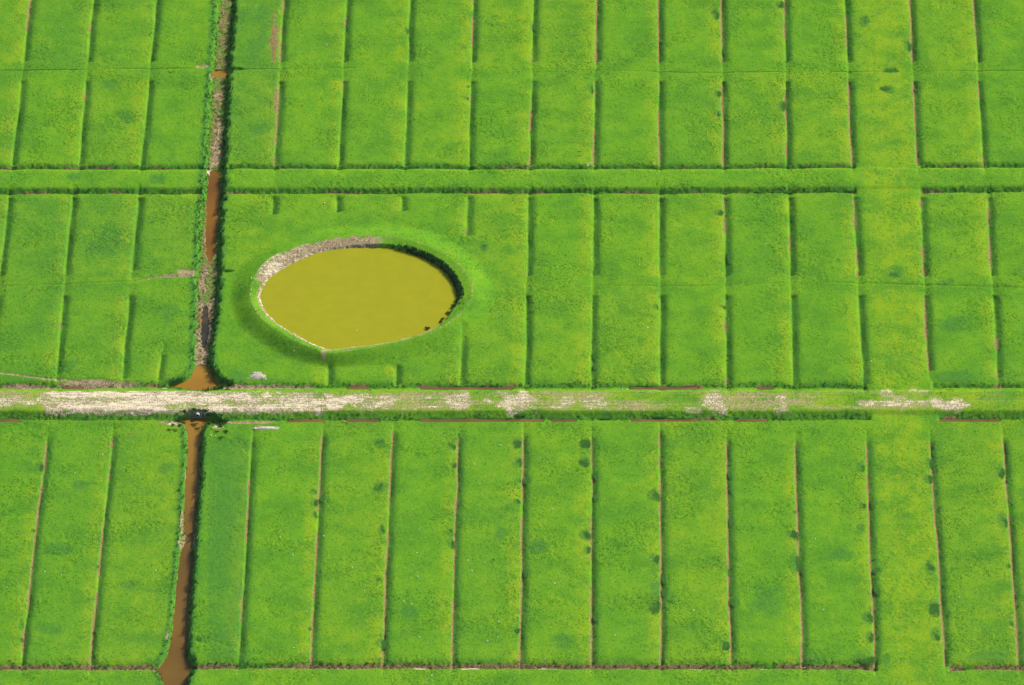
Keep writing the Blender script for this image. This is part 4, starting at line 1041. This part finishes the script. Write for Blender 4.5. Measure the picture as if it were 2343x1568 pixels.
specials = {}
for (px, py) in birds:
    x, y = at(px, py); x, y = float(x), float(y)
    gz = ground_z(x, y)
    inpond = sdf(pw, np.array([x]), np.array([y]))[0] < 0
    bg.setdefault('pond' if inpond else plot_of(px, py), []).append((px, py, x, y, gz))
for key, lst in bg.items():
    lst.sort(key=lambda t: t[1])
    for i, (px, py, x, y, gz) in enumerate(lst):
        o = link('white_bird', BM)
        o.location = (x, y, gz - .02 if key != 'pond' else POND_WZ - .28); o.rotation_euler = (0, 0, random.uniform(0, 6.28))
        if key == 'pond': lb = 'tiny white bird afloat near the lower shore of the yellow pond'
        elif key[0] == 'road': lb = f'small white bird on the far edge of the road, {"left" if px == min(q[0] for q in lst) else "right"} of the pair'
        elif key[0] == 'edge': lb = f'small white bird in the lowest grass strip, {nth(i + 1)} from its ditch'
        else:
            pos = '' if len(lst) == 1 else f', {nth(i + 1)} from the far end'
            lb = f'small white bird in {nth(abs(key[1]))} {key[0].split()[0]}-row plot {"right" if key[1] > 0 else "left"} of the canal{pos}'
        tag(o, lb, 'bird', 'white birds scattered over the plots')
px, py = 772.3 + .343 * 1040, 1030.3 + .343 * 741
x, y = at(px, py); o = link('dark_bird', bird_mesh('dark_bird', M_BLACK, 1.3), None, (float(x), float(y), ground_z(float(x), float(y)) - .02))
tag(o, 'single black bird in a plot among the white ones, below the road', 'bird')

# ------------------------------------------------------------------ thin summer haze between the aircraft and the fields
bm = bmesh.new(); bmesh.ops.create_cube(bm, size=1)
me = bpy.data.meshes.new('haze'); bm.to_mesh(me); bm.free()
hz_top, hz_bot = CAMH + 40, -4.0
ho = link('haze', me, None, (0, 0, (hz_top + hz_bot) / 2)); ho.scale = (2 * B + 400, 2 * B + 400, hz_top - hz_bot)
hm = bpy.data.materials.new('haze_air'); hm.use_nodes = True; ht = hm.node_tree; ht.nodes.clear()
hv = ht.nodes.new('ShaderNodeVolumePrincipled'); hv.inputs['Color'].default_value = (.80, .88, 1, 1); hv.inputs['Density'].default_value = HAZE; hv.inputs['Anisotropy'].default_value = .3
hout = ht.nodes.new('ShaderNodeOutputMaterial'); ht.links.new(hv.outputs[0], hout.inputs['Volume']); me.materials.append(hm)
tag(ho, 'thin pale summer haze filling the air over the fields', 'haze', None, 'stuff')

# ------------------------------------------------------------------ camera, sun, sky
cam = bpy.data.cameras.new('camera'); co_ = bpy.data.objects.new('camera', cam); COL.objects.link(co_)
co_.location = (0, CAMY, CAMH); co_.rotation_euler = (math.pi / 2 - TH, 0, 0)
cam.sensor_width = 36; cam.sensor_fit = 'HORIZONTAL'; cam.lens = 36 * FPX / PW
cam.clip_start = 1; cam.clip_end = 120000
scene.camera = co_
EL, AZ = math.radians(32), math.radians(45)      # azimuth clockwise from +Y
sun = bpy.data.lights.new('sun', 'SUN'); so = bpy.data.objects.new('sun', sun); COL.objects.link(so)
sun.energy = 4.6; sun.angle = math.radians(.5); sun.color = (1.0, .94, .84)
d = Vector((math.sin(AZ) * math.cos(EL), math.cos(AZ) * math.cos(EL), math.sin(EL)))
so.rotation_euler = d.to_track_quat('Z', 'Y').to_euler(); so.location = (0, 0, 300)
w = bpy.data.worlds.new('World'); scene.world = w; w.use_nodes = True
nt = w.node_tree; nt.nodes.clear()
sky = nt.nodes.new('ShaderNodeTexSky'); sky.sky_type = 'NISHITA'; sky.sun_disc = False
sky.sun_elevation = EL; sky.sun_rotation = AZ; sky.altitude = 0; sky.air_density = 1.0; sky.dust_density = 1.0
bgd = nt.nodes.new('ShaderNodeBackground'); bgd.inputs[1].default_value = .095
ow = nt.nodes.new('ShaderNodeOutputWorld'); nt.links.new(sky.outputs[0], bgd.inputs[0]); nt.links.new(bgd.outputs[0], ow.inputs[0])
vs = scene.view_settings; vs.view_transform = 'Standard'; vs.look = 'None'; vs.gamma = 1; vs.exposure = 1.27; vs.use_curve_mapping = False
scene.cycles.max_bounces = 5; scene.cycles.diffuse_bounces = 2
